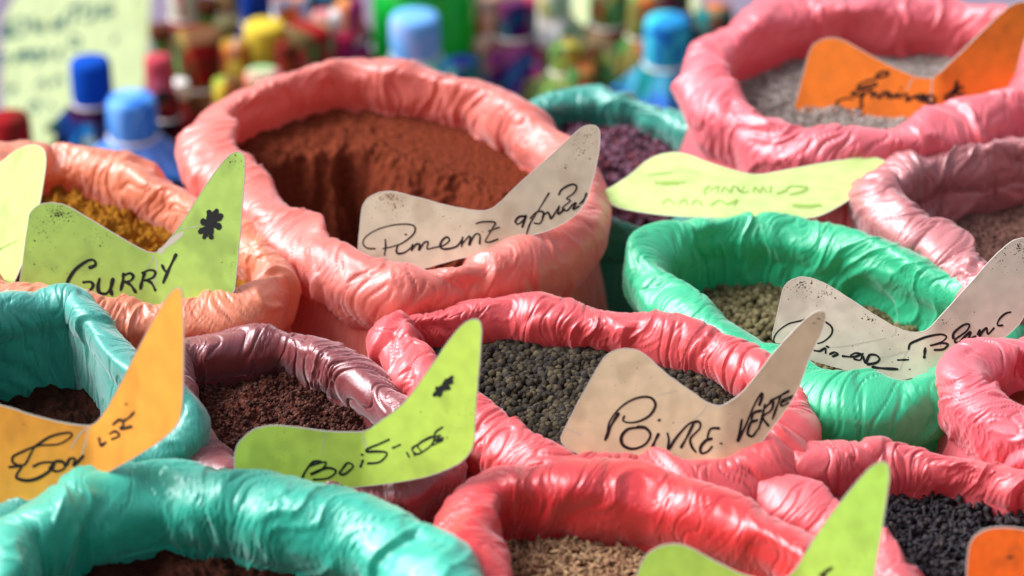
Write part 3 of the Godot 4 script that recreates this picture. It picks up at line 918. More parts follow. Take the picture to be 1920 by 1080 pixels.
	card("price_card", "orange card with black handwriting at the left edge, in the teal sack", Vector3(-0.1969, 0.2105, 0.1951), Vector3(0.9976, 0, 0.0698), Vector3(0.0239, 0.9397, -0.3412), 0.419,
		[-748, 188, -622, 270, -430, 238, -286, 195, -142, 162, -8, 146, 49, 182, 130, 295, 267, 535, 380, 723, 447, 812, 491, 845, 519, 822, 527, 587, 524, 306, 497, 191, 293, 46, -26, -132, -190, -196, -431, -244, -673, -302, -749, -62],
		[[10, [-272, 37, -190, 93, -104, 115, -92, 97, -151, 59, -248, 48, -324, 16, -368, -10, -363, -40, -315, -46, -286, 3, -267, 40]],
		[13, [-384, -59, -329, -55, -346, -86, -349, -110, -296, -120, -238, -101, -185, -61, -174, -31, -228, -32, -269, -51]],
		[12, [-190, -56, -169, -26, -130, -25, -123, -54, -161, -71, -192, -56]],
		[12, [-113, -39, -97, -9, -73, -8, -79, -40, -34, 7]],
		[13, [52, 96, 61, 66, 90, 83]],
		[11, [113, 126, 145, 141, 168, 123, 126, 102]],
		[11, [131, 171, 171, 199, 191, 178, 172, 155, 237, 173]],
		[10, [194, 197, 223, 214, 252, 243]],
		[8, [202, 274, 211, 275]]],
		[], [[6, [-8, 143, -22, 80, -41, 12]], [6, [-94, 39, -46, 117, -8, 143]]], [[-31.5, 14.6, 14, 50], [17.6, 46.1, 14, 80]], {paper = Color(0.95, 0.62, 0.22), ink = "black", seed = 5, dirt = Color(0.25, 0.12, 0.03)})
	card("price_card", "lime yellow card with small blot-like black flower, in the maroon sack", Vector3(-0.0703, 0.1945, 0.1754), Vector3(0.9994, 0, 0.0349), Vector3(0.0119, 0.9397, -0.3418), 0.419,
		[-628, -33, -624, 70, -597, 112, -534, 168, -441, 188, -323, 178, -175, 161, -35, 158, 14, 169, 84, 223, 172, 285, 250, 362, 378, 543, 480, 682, 539, 735, 590, 750, 619, 730, 616, 615, 601, 446, 590, 291, 584, 98, 383, -15, 33, -105, -284, -130, -621, -97],
		[[15, [-300, -71, -284, -35, -249, 9, -212, 16]],
		[14, [-269, -11, -189, 12, -206, -25, -261, -50, -181, -17, -138, -32, -175, -66, -245, -75]],
		[13, [-97, -8, -120, -40, -96, -45, -56, -7, -81, 10, -101, -12]],
		[14, [-9, 22, -20, -8]],
		[12, [-14, 51, -6, 49]],
		[14, [133, 137, 85, 113, 21, 83, 14, 67, 76, 74, 122, 69, 85, 25, 19, 10]],
		[10, [151, 97, 192, 117]],
		[12, [230, 81, 241, 63]],
		[12, [271, 74, 259, 106, 300, 134]],
		[13, [306, 97, 287, 124, 339, 160, 375, 171, 358, 129, 296, 84, 274, 84]],
		[11, [418, 222, 382, 195, 380, 173, 408, 183, 382, 152, 421, 171]],
		[9, [369, 132, 421, 160]]],
		[[30, [418, 411, 467, 464]], [30, [418, 411, 435, 446]], [34, [418, 411, 390, 401]], [30, [418, 407, 373, 371]], [28, [414, 399, 399, 369]], [34, [418, 407, 447, 411]], [24, [423, 415, 465, 441]]], [[6, [-11, 158, -2, 121, 14, 75]], [4, [-187, 157, -206, 46]]], [[-40.9, 1.8, 8, 8], [-32.3, 7.5, 16, 40], [56.9, 29.7, 10, 10], [50.2, 22.1, 20, 40]], {paper = Color(0.70, 0.79, 0.31), ink = "black", pen = 0.1, seed = 6, dirt = Color(0.12, 0.14, 0.03)})
	card("price_card", "plain orange card with curly black handwriting in the topmost pink sack", Vector3(0.2567, 0.2313, -0.1832), Vector3(0.9781, 0, 0.2079), Vector3(0.0642, 0.9511, -0.3023), -0.349,
		[-868, -130, -846, -28, -815, 142, -795, 265, -768, 307, -718, 341, -651, 354, -589, 342, -495, 296, -338, 225, -152, 154, -47, 150, -13, 182, 108, 309, 249, 467, 378, 602, 429, 635, 483, 647, 540, 634, 560, 597, 530, 505, 498, 353, 469, 170, 455, 2, 229, -116, -38, -199, -295, -266, -595, -299, -877, -299],
		[[12, [-376, 144, -348, 167, -309, 168, -315, 149, -360, 132, -419, 112, -471, 85, -486, 60, -445, 72, -378, 98, -384, 76, -473, 47, -518, 19, -470, 16, -440, 35, -457, -12, -448, -50, -478, -76, -538, -81, -594, -61, -597, -31, -544, -8, -505, -9]],
		[13, [-427, 34, -404, 47, -393, 10]],
		[13, [-388, 10, -381, 41, -348, 10, -328, 40, -298, 47, -308, 16, -287, 47, -282, 15, -252, 36]],
		[14, [-233, 43, -242, 19]],
		[9, [-226, 79, -222, 78]],
		[13, [-219, 20, -208, 42, -181, 40, -184, 8, -161, 20, -133, 38, -89, 49, -102, 15, -125, 26]],
		[15, [-111, 37, -71, 47, -95, 17, -65, 15, -44, 51, -16, 31, -25, 2, -58, 7]],
		[14, [84, 74, 47, 49, 55, 29, 95, 59, 110, 145, 111, 74]],
		[14, [90, 88, 152, 115, 114, 89, 134, 60, 156, 78]]],
		[], [[7, [-45, 148, -42, 81, -44, -2]], [6, [-159, 146, -174, 109, -186, 70]]], [], {paper = Color(0.94, 0.50, 0.15), ink = "black", pen = 0.15, seed = 7, dirt = Color(0.3, 0.12, 0.03)})
	card("price_card", "pale green card lying back over the purple berries, writing faded", Vector3(0.1171, 0.2123, -0.0631), Vector3(0.9977, -0.0185, 0.0645), Vector3(0.0645, 0.5296, -0.8458), -0.07,
		[-677, 140, -593, 194, -504, 276, -425, 374, -344, 419, -261, 433, -187, 420, -94, 380, 45, 334, 165, 309, 238, 317, 321, 345, 506, 407, 738, 475, 850, 502, 924, 491, 968, 453, 950, 412, 828, 273, 699, 162, 570, 63, 461, 34, 324, 22, 5, -5, -357, -6, -622, 39],
		[[12, [-87, 155, -90, 182, -63, 208]],
		[10, [-62, 178, -13, 208, -21, 169]],
		[10, [2, 170, 24, 205, 47, 175]],
		[12, [57, 176, 74, 219, 112, 181, 93, 212]],
		[10, [129, 216, 121, 177, 157, 191]],
		[11, [185, 188, 194, 222, 222, 192, 239, 229, 258, 196]],
		[10, [285, 237, 281, 198]],
		[14, [322, 191, 368, 217, 396, 247, 488, 251, 469, 222, 396, 193]],
		[10, [-324, 77, -297, 106, -260, 80]],
		[10, [-233, 80, -202, 111, -187, 79]],
		[10, [-160, 80, -133, 109, -105, 78]],
		[12, [-51, 80, -6, 115, 40, 92, 94, 125, 77, 85]],
		[16, [-369, 213, -209, 225]],
		[16, [-337, 207, -246, 214]],
		[16, [415, 119, 566, 136]],
		[16, [442, 113, 534, 123]],
		[8, [-417, 264, -284, 287]]],
		[], [], [], {paper = Color(0.82, 0.90, 0.56), ink = "olive", seed = 8, dirt = Color(0.3, 0.35, 0.1)})
	card("price_card", "lime green card with a narrow tip at the bottom edge, in the red sack", Vector3(0.1285, 0.1835, 0.2653), Vector3(0.9945, 0, 0.1045), Vector3(0.0425, 0.9135, -0.4045), 0.244,
		[-744, -114, -741, -1, -707, 110, -644, 165, -561, 184, -486, 165, -371, 106, -229, 48, -90, 38, -36, 79, -2, 137, 84, 304, 215, 492, 285, 582, 339, 616, 377, 594, 373, 487, 348, 254, 335, 151, 316, -28, 249, -174, -121, -265, -587, -265],
		[[12, [91, 80, 109, 96, 140, 118]],
		[12, [106, 54, 109, 91]]],
		[], [], [[25.5, 16.2, 6, 8]], {paper = Color(0.66, 0.81, 0.32), ink = "black", seed = 9, dirt = Color(0.2, 0.2, 0.03)})
	card("price_card", "plain orange card lobe in the bottom right corner, standing in the cloves", Vector3(0.2413, 0.1869, 0.2712), Vector3(0.9848, 0, 0.1736), Vector3(0.065, 0.9272, -0.3689), -0.244,
		[-390, -66, -403, 159, -376, 220, -325, 256, -226, 274, -107, 263, 55, 201, 203, 133, 223, -92, -143, -174, -379, -198],
		[[10, [-219, 135, -207, 139]]],
		[], [], [[-21.4, 13.5, 8, 6]], {paper = Color(0.93, 0.40, 0.08), ink = "black", pen = 0.13, seed = 10, dirt = Color(0.2, 0.1, 0.03)})
	card("price_card", "pale yellow-green card tip at the left edge beside the speckled lime card", Vector3(-0.2833, 0.2022, -0.002), Vector3(0.9848, 0, 0.1736), Vector3(0.1368, 0.6157, -0.776), 0,
		[-547, -15, -469, 285, -259, 568, -112, 731, -40, 821, 44, 865, 116, 847, 156, 769, 179, 438, 164, 143, 137, -4, 89, -120, -325, -284],
		[[4, [-9, 167, 39, 223, 97, 261]],
		[5, [-9, 193, 66, 239]]],
		[], [], [[-5.6, 62.4, 3, 2]], {paper = Color(0.80, 0.88, 0.50), ink = "olive", thin = 0.2, seed = 11, dirt = Color(0.25, 0.15, 0.05)})
	card("sign_board", "big pale green sign with teal handwriting standing behind the blue-capped bottles", Vector3(-0.3895, -0.08, -0.8271), Vector3(0.9976, 0, 0.0698), Vector3(0.041, 0.809, -0.5864), 0,
		[-827, 1584, 550, 1617, 553, 1311, 558, 978, 557, 675, 543, 578, 517, 152, 490, -53, -454, -94, -650, -18, -742, 392],
		[[20, [-761, 1097, -736, 1139, -689, 1151, -733, 1098, -772, 1027, -714, 1022, -702, 1077, -761, 1097]],
		[18, [-660, 1180, -596, 1184, -580, 1101, -632, 1031, -675, 1020]],
		[18, [-524, 1200, -482, 1073, -503, 1134]],
		[16, [-487, 1104, -422, 1147, -415, 1089, -474, 1074]],
		[20, [-310, 1150, -257, 1179, -269, 1107, -321, 1111, -311, 1164]],
		[18, [-222, 1252, -242, 1121]],
		[18, [-189, 1292, -63, 1326]],
		[18, [-118, 1294, -151, 1151]],
		[18, [-61, 1265, 19, 1328, 51, 1270, -1, 1183, -59, 1195]],
		[16, [213, 1358, 113, 1317, 130, 1272, 213, 1286, 186, 1243, 103, 1227]],
		[16, [-781, 816, -725, 834, -736, 762, -779, 761]],
		[22, [-645, 792, -620, 867, -586, 807, -553, 880, -518, 809]],
		[18, [-482, 810, -500, 868, -427, 872, -448, 756]],
		[16, [-400, 812, -360, 902, -342, 841]],
		[20, [-238, 905, -267, 860, -233, 830]],
		[16, [-157, 1029, -82, 1020, -77, 945, -137, 944, -154, 988]],
		[14, [257, 1040, 242, 981]],
		[14, [-437, 563, -381, 625, -349, 551]],
		[14, [-288, 580, -234, 656, -202, 596]],
		[16, [-707, 528, -635, 549, -676, 473]],
		[16, [-491, 368, -421, 417, -428, 329, -489, 341]],
		[14, [-317, 414, -267, 366]],
		[14, [-832, 1318, -808, 1360]]],
		[], [], [], {paper = Color(0.84, 0.90, 0.66), ink = "teal", thin = 0.05, pen = 0.22, seed = 12, dirt = Color(0.5, 0.5, 0.2)})
	card("sign_board", "small pale green lettered sign behind the far patterned bottles at the top", Vector3(0.1031, -0.07, -1.0068), Vector3(0.9945, 0, 0.1045), Vector3(0.0614, 0.809, -0.5846), 0,
		[-702, 935, 733, 987, 729, 347, 724, -77, -584, -183, -690, 292],
		[[4, [-599, 510, -498, 556, -417, 506]],
		[4, [-382, 529, -301, 574, -308, 510]],
		[5, [155, 581, 251, 617, 331, 566]],
		[5, [371, 589, 493, 636]],
		[5, [-588, 323, -435, 366, -328, 317]],
		[4, [183, 433, 388, 472]]],
		[], [], [], {paper = Color(0.92, 0.96, 0.72), ink = "olive", thin = 0.2, seed = 13, dirt = Color(0.5, 0.5, 0.2)})
	bottle("bottle with deep blue cloth cap and dark checked skirt before the big sign", Vector3(-0.3385, -0.1, -0.6385), 0.18, 0.016, 0.0362, 0.0465, {palette = [Color(0.08, 0.3, 0.69), Color(0.08, 0.3, 0.69), Color(0.08, 0.1, 0.34), Color(0.1, 0.46, 0.46), Color(0.86, 0.74, 0.25), Color(0.34, 0.09, 0.34), Color(0.05, 0.04, 0.05)], glass = Color(0.5, 0.2, 0.05), seed = 1, flare = 1.5, turn = 0.5, plain = 1})
	bottle("bottle wrapped in light blue cloth tied with a pale band beside the deep blue cap", Vector3(-0.2946, -0.1, -0.5604), 0.18, 0.019, 0.0322, 0.0448, {palette = [Color(0.46, 0.69, 0.93), Color(0.12, 0.38, 0.75), Color(0.69, 0.72, 0.95), Color(0.25, 0.74, 0.81), Color(0.46, 0.69, 0.93)], glass = Color(0.5, 0.2, 0.05), seed = 2, flare = 1.5, turn = 1.2, plain = 1})
	bottle("bottle with a yellow, green and brown cap over a dark red skirt", Vector3(-0.2574, -0.1, -0.6979), 0.18, 0.0209, 0.0439, 0.043, {palette = [Color(0.86, 0.74, 0.25), Color(0.25, 0.51, 0.27), Color(0.84, 0.43, 0.22), Color(0.36, 0.2, 0.13), Color(0.58, 0.12, 0.13), Color(0.6, 0.79, 0.55)], glass = Color(0.5, 0.2, 0.05), seed = 3, flare = 1.4, turn = 0.2, plain = 0})
	bottle("small bottle with a brown and green cap just right of the yellow-green one", Vector3(-0.2257, -0.1, -0.6762), 0.18, 0.0126, 0.0378, 0.0284, {palette = [Color(0.36, 0.2, 0.13), Color(0.25, 0.51, 0.27), Color(0.86, 0.74, 0.25), Color(0.58, 0.12, 0.13), Color(0.95, 0.93, 0.9)], glass = Color(0.5, 0.3, 0.1), seed = 4, flare = 1.0, turn = 0, plain = 0})
	bottle("bottle with a rose cap half hidden by the big sign", Vector3(-0.2847, -0.1, -0.6454), 0.18, 0.0111, 0.0336, 0.0326, {palette = [Color(0.78, 0.21, 0.42), Color(0.9, 0.43, 0.51), Color(0.58, 0.12, 0.13), Color(0.58, 0.12, 0.13), Color(0.69, 0.72, 0.95)], glass = Color(0.4, 0.1, 0.05), seed = 5, flare = 1.0, turn = 0, plain = 0})
	bottle("bottle with a bright yellow cap near the top", Vector3(-0.2058, -0.1, -0.7202), 0.18, 0.0173, 0.0386, 0.0289, {palette = [Color(0.86, 0.74, 0.25), Color(0.86, 0.74, 0.25), Color(0.84, 0.43, 0.22), Color(0.9, 0.43, 0.51), Color(0.86, 0.74, 0.25)], glass = Color(0.5, 0.3, 0.1), seed = 6, flare = 1.0, turn = 0, plain = 1})
	bottle("bottle with a cap half mint green half dark red", Vector3(-0.1671, -0.1, -0.7127), 0.18, 0.019, 0.0384, 0.0288, {palette = [Color(0.58, 0.12, 0.13), Color(0.58, 0.12, 0.13), Color(0.25, 0.51, 0.27), Color(0.6, 0.79, 0.55), Color(0.9, 0.43, 0.51)], glass = Color(0.5, 0.3, 0.1), seed = 7, flare = 1.0, turn = 0.8, plain = 0})
	bottle("small corked green bottle far behind the yellow and brown cap", Vector3(-0.2644, -0.1, -0.809), 0.17, 0.0097, 0.0131, 0.01, {palette = [Color(0.36, 0.2, 0.13), Color(0.86, 0.74, 0.25), Color(0.36, 0.2, 0.13)], glass = Color(0.1, 0.5, 0.1), seed = 8, flare = 1.0, turn = 0, plain = 0, bare = 1})
	bottle("small corked green bottle beside the upper edge of the big sign", Vector3(-0.2986, -0.1, -0.7573), 0.165, 0.01, 0.0118, 0.0098, {palette = [Color(0.36, 0.2, 0.13), Color(0.4, 0.38, 0.3)], glass = Color(0.1, 0.45, 0.1), seed = 9, flare = 1.0, turn = 0, plain = 0, bare = 1})
	bottle("small grey-topped bottle between the yellow caps", Vector3(-0.2439, -0.1, -0.7701), 0.165, 0.0105, 0.0129, 0.0099, {palette = [Color(0.4, 0.38, 0.25), Color(0.36, 0.2, 0.13)], glass = Color(0.2, 0.35, 0.2), seed = 10, flare = 1.0, turn = 0, plain = 0, bare = 1})
	bottle("tall bottle in dark blue cloth at the top edge", Vector3(-0.222, -0.1, -0.8056), 0.18, 0.0129, 0.03, 0.03, {palette = [Color(0.08, 0.3, 0.69), Color(0.08, 0.1, 0.34), Color(0.08, 0.3, 0.69)], glass = Color(0.2, 0.2, 0.4), seed = 11, flare = 1.0, turn = 0, plain = 0})
	bottle("bottle with an orange and pale blue cap at the top edge", Vector3(-0.1896, -0.1, -0.7869), 0.18, 0.016, 0.0228, 0.0298, {palette = [Color(0.84, 0.43, 0.22), Color(0.95, 0.93, 0.9), Color(0.46, 0.69, 0.93), Color(0.36, 0.2, 0.13)], glass = Color(0.4, 0.3, 0.2), seed = 12, flare = 1.0, turn = 0, plain = 0})
	bottle("bottle with a cream and gold cap left of the green jar", Vector3(-0.1385, -0.1, -0.7738), 0.18, 0.0118, 0.0346, 0.0296, {palette = [Color(0.86, 0.74, 0.25), Color(0.95, 0.93, 0.9), Color(0.84, 0.43, 0.22), Color(0.78, 0.21, 0.42), Color(0.34, 0.09, 0.34)], glass = Color(0.5, 0.3, 0.1), seed = 13, flare = 1.0, turn = 0, plain = 0})
	bottle("peach-capped bottle just behind the salmon sack rim", Vector3(-0.2005, -0.1, -0.6382), 0.17, 0.015, 0.0279, 0.0233, {palette = [Color(0.84, 0.43, 0.22), Color(0.9, 0.43, 0.51), Color(0.86, 0.74, 0.25), Color(0.6, 0.79, 0.55)], glass = Color(0.5, 0.3, 0.1), seed = 14, flare = 1.0, turn = 0, plain = 0})
	bottle("bottle in pale blue and mint cloth standing before the green jar", Vector3(-0.0815, -0.1, -0.7403), 0.18, 0.0206, 0.036, 0.0365, {palette = [Color(0.46, 0.69, 0.93), Color(0.69, 0.72, 0.95), Color(0.25, 0.74, 0.81), Color(0.6, 0.79, 0.55), Color(0.95, 0.93, 0.9)], glass = Color(0.3, 0.3, 0.2), seed = 15, flare = 1.3, turn = 0.6, plain = 1})
	bottle("bottle with a magenta and purple cap and blue-teal spread skirt", Vector3(0.0036, -0.1, -0.7817), 0.18, 0.0169, 0.0327, 0.0545, {palette = [Color(0.34, 0.09, 0.34), Color(0.84, 0.43, 0.22), Color(0.08, 0.1, 0.34), Color(0.86, 0.74, 0.25), Color(0.08, 0.3, 0.69), Color(0.78, 0.21, 0.42), Color(0.1, 0.46, 0.46)], glass = Color(0.55, 0.35, 0.1), seed = 16, flare = 1.9, turn = 0.3, plain = 0})
	bottle("bottle with yellow and red cap tied in white over a check skirt", Vector3(0.0841, -0.1, -0.8137), 0.18, 0.0166, 0.0342, 0.0603, {palette = [Color(0.25, 0.51, 0.27), Color(0.86, 0.74, 0.25), Color(0.58, 0.12, 0.13), Color(0.36, 0.2, 0.13), Color(0.25, 0.51, 0.27), Color(0.6, 0.79, 0.55)], glass = Color(0.3, 0.1, 0.05), seed = 17, flare = 1.6, turn = 0.75, plain = 0})
	bottle("bottle in cyan and blue cloth left of the topmost pink sack", Vector3(0.1303, -0.1, -0.7327), 0.18, 0.0187, 0.0398, 0.0436, {palette = [Color(0.25, 0.74, 0.81), Color(0.08, 0.3, 0.69), Color(0.46, 0.69, 0.93), Color(0.08, 0.3, 0.69), Color(0.1, 0.46, 0.46)], glass = Color(0.2, 0.3, 0.4), seed = 18, flare = 1.4, turn = 0.9, plain = 1})
	bottle("small bottle with a plain white cap behind the blue-teal skirt", Vector3(0.0284, -0.1, -0.7789), 0.15, 0.0092, 0.011, 0.01, {palette = [Color(0.95, 0.93, 0.9), Color(0.95, 0.93, 0.9)], glass = Color(0.5, 0.55, 0.3), seed = 19, flare = 1.0, turn = 0, plain = 0, bare = 1})
	bottle("dark bottle with a brown and blue cap at the far right of the row", Vector3(0.1714, -0.1, -0.7582), 0.18, 0.0158, 0.0343, 0.0343, {palette = [Color(0.36, 0.2, 0.13), Color(0.08, 0.1, 0.34), Color(0.1, 0.46, 0.46), Color(0.84, 0.43, 0.22)], glass = Color(0.3, 0.15, 0.05), seed = 20, flare = 1.0, turn = 0, plain = 0})
	bottle("bottle with red and yellow cloth cap cut by the left edge", Vector3(-0.3894, -0.1, -0.56), 0.165, 0.0149, 0.0315, 0.027, {palette = [Color(0.58, 0.12, 0.13), Color(0.36, 0.2, 0.13), Color(0.86, 0.74, 0.25), Color(0.84, 0.43, 0.22), Color(0.58, 0.12, 0.13)], glass = Color(0.4, 0.1, 0.05), seed = 21, flare = 1.0, turn = 0, plain = 1})
	bottle("squat bottle in dark red cloth between the yellow and the mint caps", Vector3(-0.1854, -0.1, -0.7044), 0.17, 0.011, 0.0288, 0.024, {palette = [Color(0.58, 0.12, 0.13), Color(0.36, 0.2, 0.13), Color(0.84, 0.43, 0.22), Color(0.9, 0.43, 0.51)], glass = Color(0.4, 0.1, 0.05), seed = 23, flare = 1.0, turn = 0, plain = 0})
	bottle("bottle in white and rose cloth behind the mint and red cap", Vector3(-0.1561, -0.1, -0.7454), 0.18, 0.0126, 0.0293, 0.0244, {palette = [Color(0.95, 0.93, 0.9), Color(0.9, 0.43, 0.51), Color(0.58, 0.12, 0.13), Color(0.84, 0.43, 0.22)], glass = Color(0.5, 0.4, 0.2), seed = 24, flare = 1.0, turn = 0, plain = 0})
	bottle("teal-capped bottle at the top edge left of the green jar", Vector3(-0.1654, -0.1, -0.8002), 0.18, 0.0115, 0.025, 0.025, {palette = [Color(0.1, 0.46, 0.46), Color(0.46, 0.69, 0.93), Color(0.08, 0.1, 0.34)], glass = Color(0.2, 0.3, 0.3), seed = 25, flare = 1.0, turn = 0, plain = 0})
	bottle("orange and white cloth bottle left of the magenta cap", Vector3(-0.0206, -0.1, -0.7869), 0.18, 0.0105, 0.0348, 0.0298, {palette = [Color(0.95, 0.93, 0.9), Color(0.84, 0.43, 0.22), Color(0.36, 0.2, 0.13), Color(0.58, 0.12, 0.13)], glass = Color(0.5, 0.3, 0.1), seed = 26, flare = 1.0, turn = 0, plain = 0})
	bottle("olive and yellow cloth bottle between magenta and white-tied caps", Vector3(0.0444, -0.1, -0.6762), 0.18, 0.013, 0.0236, 0.0284, {palette = [Color(0.6, 0.79, 0.55), Color(0.86, 0.74, 0.25), Color(0.25, 0.51, 0.27), Color(0.36, 0.2, 0.13)], glass = Color(0.4, 0.4, 0.1), seed = 27, flare = 1.3, turn = 0, plain = 0})
	bottle("brown and green cloth bottle behind the cyan one", Vector3(0.1118, -0.1, -0.7843), 0.18, 0.0123, 0.0347, 0.0298, {palette = [Color(0.25, 0.51, 0.27), Color(0.36, 0.2, 0.13), Color(0.86, 0.74, 0.25), Color(0.84, 0.43, 0.22)], glass = Color(0.3, 0.2, 0.1), seed = 28, flare = 1.0, turn = 0, plain = 0})
	bottle("dark blue cloth bottle in front of the far right brown one", Vector3(0.1603, -0.1, -0.7365), 0.17, 0.0107, 0.0243, 0.0292, {palette = [Color(0.08, 0.1, 0.34), Color(0.36, 0.2, 0.13), Color(0.1, 0.46, 0.46), Color(0.34, 0.09, 0.34)], glass = Color(0.2, 0.2, 0.2), seed = 29, flare = 1.0, turn = 0, plain = 0})
	bottle("golden bottle with a white cap half behind the light blue cloth bottle", Vector3(-0.2733, -0.1, -0.6694), 0.15, 0.0087, 0.0142, 0.0095, {palette = [Color(0.95, 0.93, 0.9), Color(0.95, 0.93, 0.9)], glass = Color(0.7, 0.35, 0.08), seed = 30, flare = 1.0, turn = 0, plain = 0, bare = 1})
	bottle("faded rose and green cloth bottle at the top edge right of the big sign", Vector3(-0.2845, -0.1, -0.8164), 0.18, 0.0139, 0.0302, 0.0302, {palette = [Color(0.9, 0.43, 0.51), Color(0.6, 0.79, 0.55), Color(0.95, 0.93, 0.9), Color(0.58, 0.12, 0.13)], glass = Color(0.4, 0.3, 0.2), seed = 31, flare = 1.0, turn = 0, plain = 0})
	bottle("brown and cream cloth bottle at the top edge between two yellow caps", Vector3(-0.2457, -0.1, -0.83), 0.18, 0.014, 0.0303, 0.0303, {palette = [Color(0.95, 0.93, 0.9), Color(0.36, 0.2, 0.13), Color(0.84, 0.43, 0.22), Color(0.6, 0.79, 0.55)], glass = Color(0.4, 0.3, 0.2), seed = 32, flare = 1.0, turn = 0, plain = 0})
	bottle("purple and gold cloth bottle at the top edge left of the jar", Vector3(-0.1491, -0.1, -0.8328), 0.18, 0.014, 0.0304, 0.0304, {palette = [Color(0.34, 0.09, 0.34), Color(0.86, 0.74, 0.25), Color(0.78, 0.21, 0.42), Color(0.36, 0.2, 0.13)], glass = Color(0.4, 0.3, 0.2), seed = 33, flare = 1.0, turn = 0, plain = 0})
	bottle("red and teal cloth bottle at the top edge right of the jar", Vector3(-0.0326, -0.1, -0.83), 0.18, 0.0149, 0.0303, 0.0303, {palette = [Color(0.58, 0.12, 0.13), Color(0.1, 0.46, 0.46), Color(0.95, 0.93, 0.9), Color(0.84, 0.43, 0.22)], glass = Color(0.4, 0.3, 0.2), seed = 34, flare = 1.0, turn = 0, plain = 0})
	bottle("green and white cloth bottle just right of the magenta cap", Vector3(0.0371, -0.1, -0.8218), 0.18, 0.0148, 0.0302, 0.0302, {palette = [Color(0.25, 0.51, 0.27), Color(0.95, 0.93, 0.9), Color(0.6, 0.79, 0.55), Color(0.86, 0.74, 0.25)], glass = Color(0.3, 0.3, 0.2), seed = 35, flare = 1.0, turn = 0, plain = 0})
	bottle("brown and purple cloth bottle at the top edge over the cyan cap", Vector3(0.1409, -0.1, -0.8355), 0.18, 0.0154, 0.0304, 0.0304, {palette = [Color(0.36, 0.2, 0.13), Color(0.34, 0.09, 0.34), Color(0.25, 0.51, 0.27), Color(0.84, 0.43, 0.22)], glass = Color(0.3, 0.2, 0.2), seed = 36, flare = 1.0, turn = 0, plain = 0})
	bottle("rust and yellow cloth bottle low behind the narrow teal sack", Vector3(0.0563, -0.1, -0.6577), 0.165, 0.0121, 0.0216, 0.0235, {palette = [Color(0.84, 0.43, 0.22), Color(0.86, 0.74, 0.25), Color(0.36, 0.2, 0.13), Color(0.25, 0.51, 0.27)], glass = Color(0.4, 0.3, 0.1), seed = 37, flare = 1.0, turn = 0, plain = 0})
	bottle("dark green cloth bottle low between the jar and the blue-teal skirt", Vector3(-0.0402, -0.1, -0.6764), 0.165, 0.0131, 0.0237, 0.0285, {palette = [Color(0.25, 0.51, 0.27), Color(0.1, 0.46, 0.46), Color(0.08, 0.1, 0.34), Color(0.6, 0.79, 0.55)], glass = Color(0.1, 0.3, 0.1), seed = 38, flare = 1.0, turn = 0, plain = 0})
	bottle("red and black cloth bottle low beside the light blue cloth bottle", Vector3(-0.2734, -0.1, -0.6033), 0.165, 0.0093, 0.0202, 0.0275, {palette = [Color(0.58, 0.12, 0.13), Color(0.05, 0.04, 0.05), Color(0.84, 0.43, 0.22), Color(0.58, 0.12, 0.13)], glass = Color(0.3, 0.05, 0.05), seed = 39, flare = 1.0, turn = 0, plain = 0})
	bottle("green and red cloth bottle low behind the salmon sack left rim", Vector3(-0.2288, -0.1, -0.6324), 0.165, 0.0115, 0.0232, 0.0279, {palette = [Color(0.58, 0.12, 0.13), Color(0.25, 0.51, 0.27), Color(0.36, 0.2, 0.13), Color(0.86, 0.74, 0.25)], glass = Color(0.3, 0.2, 0.05), seed = 40, flare = 1.0, turn = 0, plain = 0})
	bottle("pink-topped bottle between the green jar and the mint and red cap", Vector3(-0.1432, -0.1, -0.7322), 0.165, 0.0107, 0.0243, 0.0195, {palette = [Color(0.9, 0.43, 0.51), Color(0.78, 0.21, 0.42), Color(0.34, 0.09, 0.34), Color(0.58, 0.12, 0.13)], glass = Color(0.5, 0.2, 0.2), seed = 22, flare = 1.0, turn = 0, plain = 0})
	green_jar()

func powder(c: Color, scale := 1.0) -> StandardMaterial3D:
	var m := mat(Color.WHITE, 0.95, 0.15)
	var t := NoiseTexture2D.new()
	t.width = 256
	t.height = 256
	t.seamless = true
	t.noise = noise(int(c.r * 1000) + 3, 0.03, 5)
	var ramp := Gradient.new()
	ramp.set_color(0, Color(c.r * 0.72, c.g * 0.68, c.b * 0.66))
	ramp.set_color(1, Color(minf(c.r * 1.2, 1), minf(c.g * 1.22, 1), minf(c.b * 1.25, 1)))
	t.color_ramp = ramp
	m.albedo_texture = t
	m.uv1_triplanar = true
	m.uv1_world_triplanar = true
	m.uv1_scale = Vector3.ONE * scale * 10.0
	return m

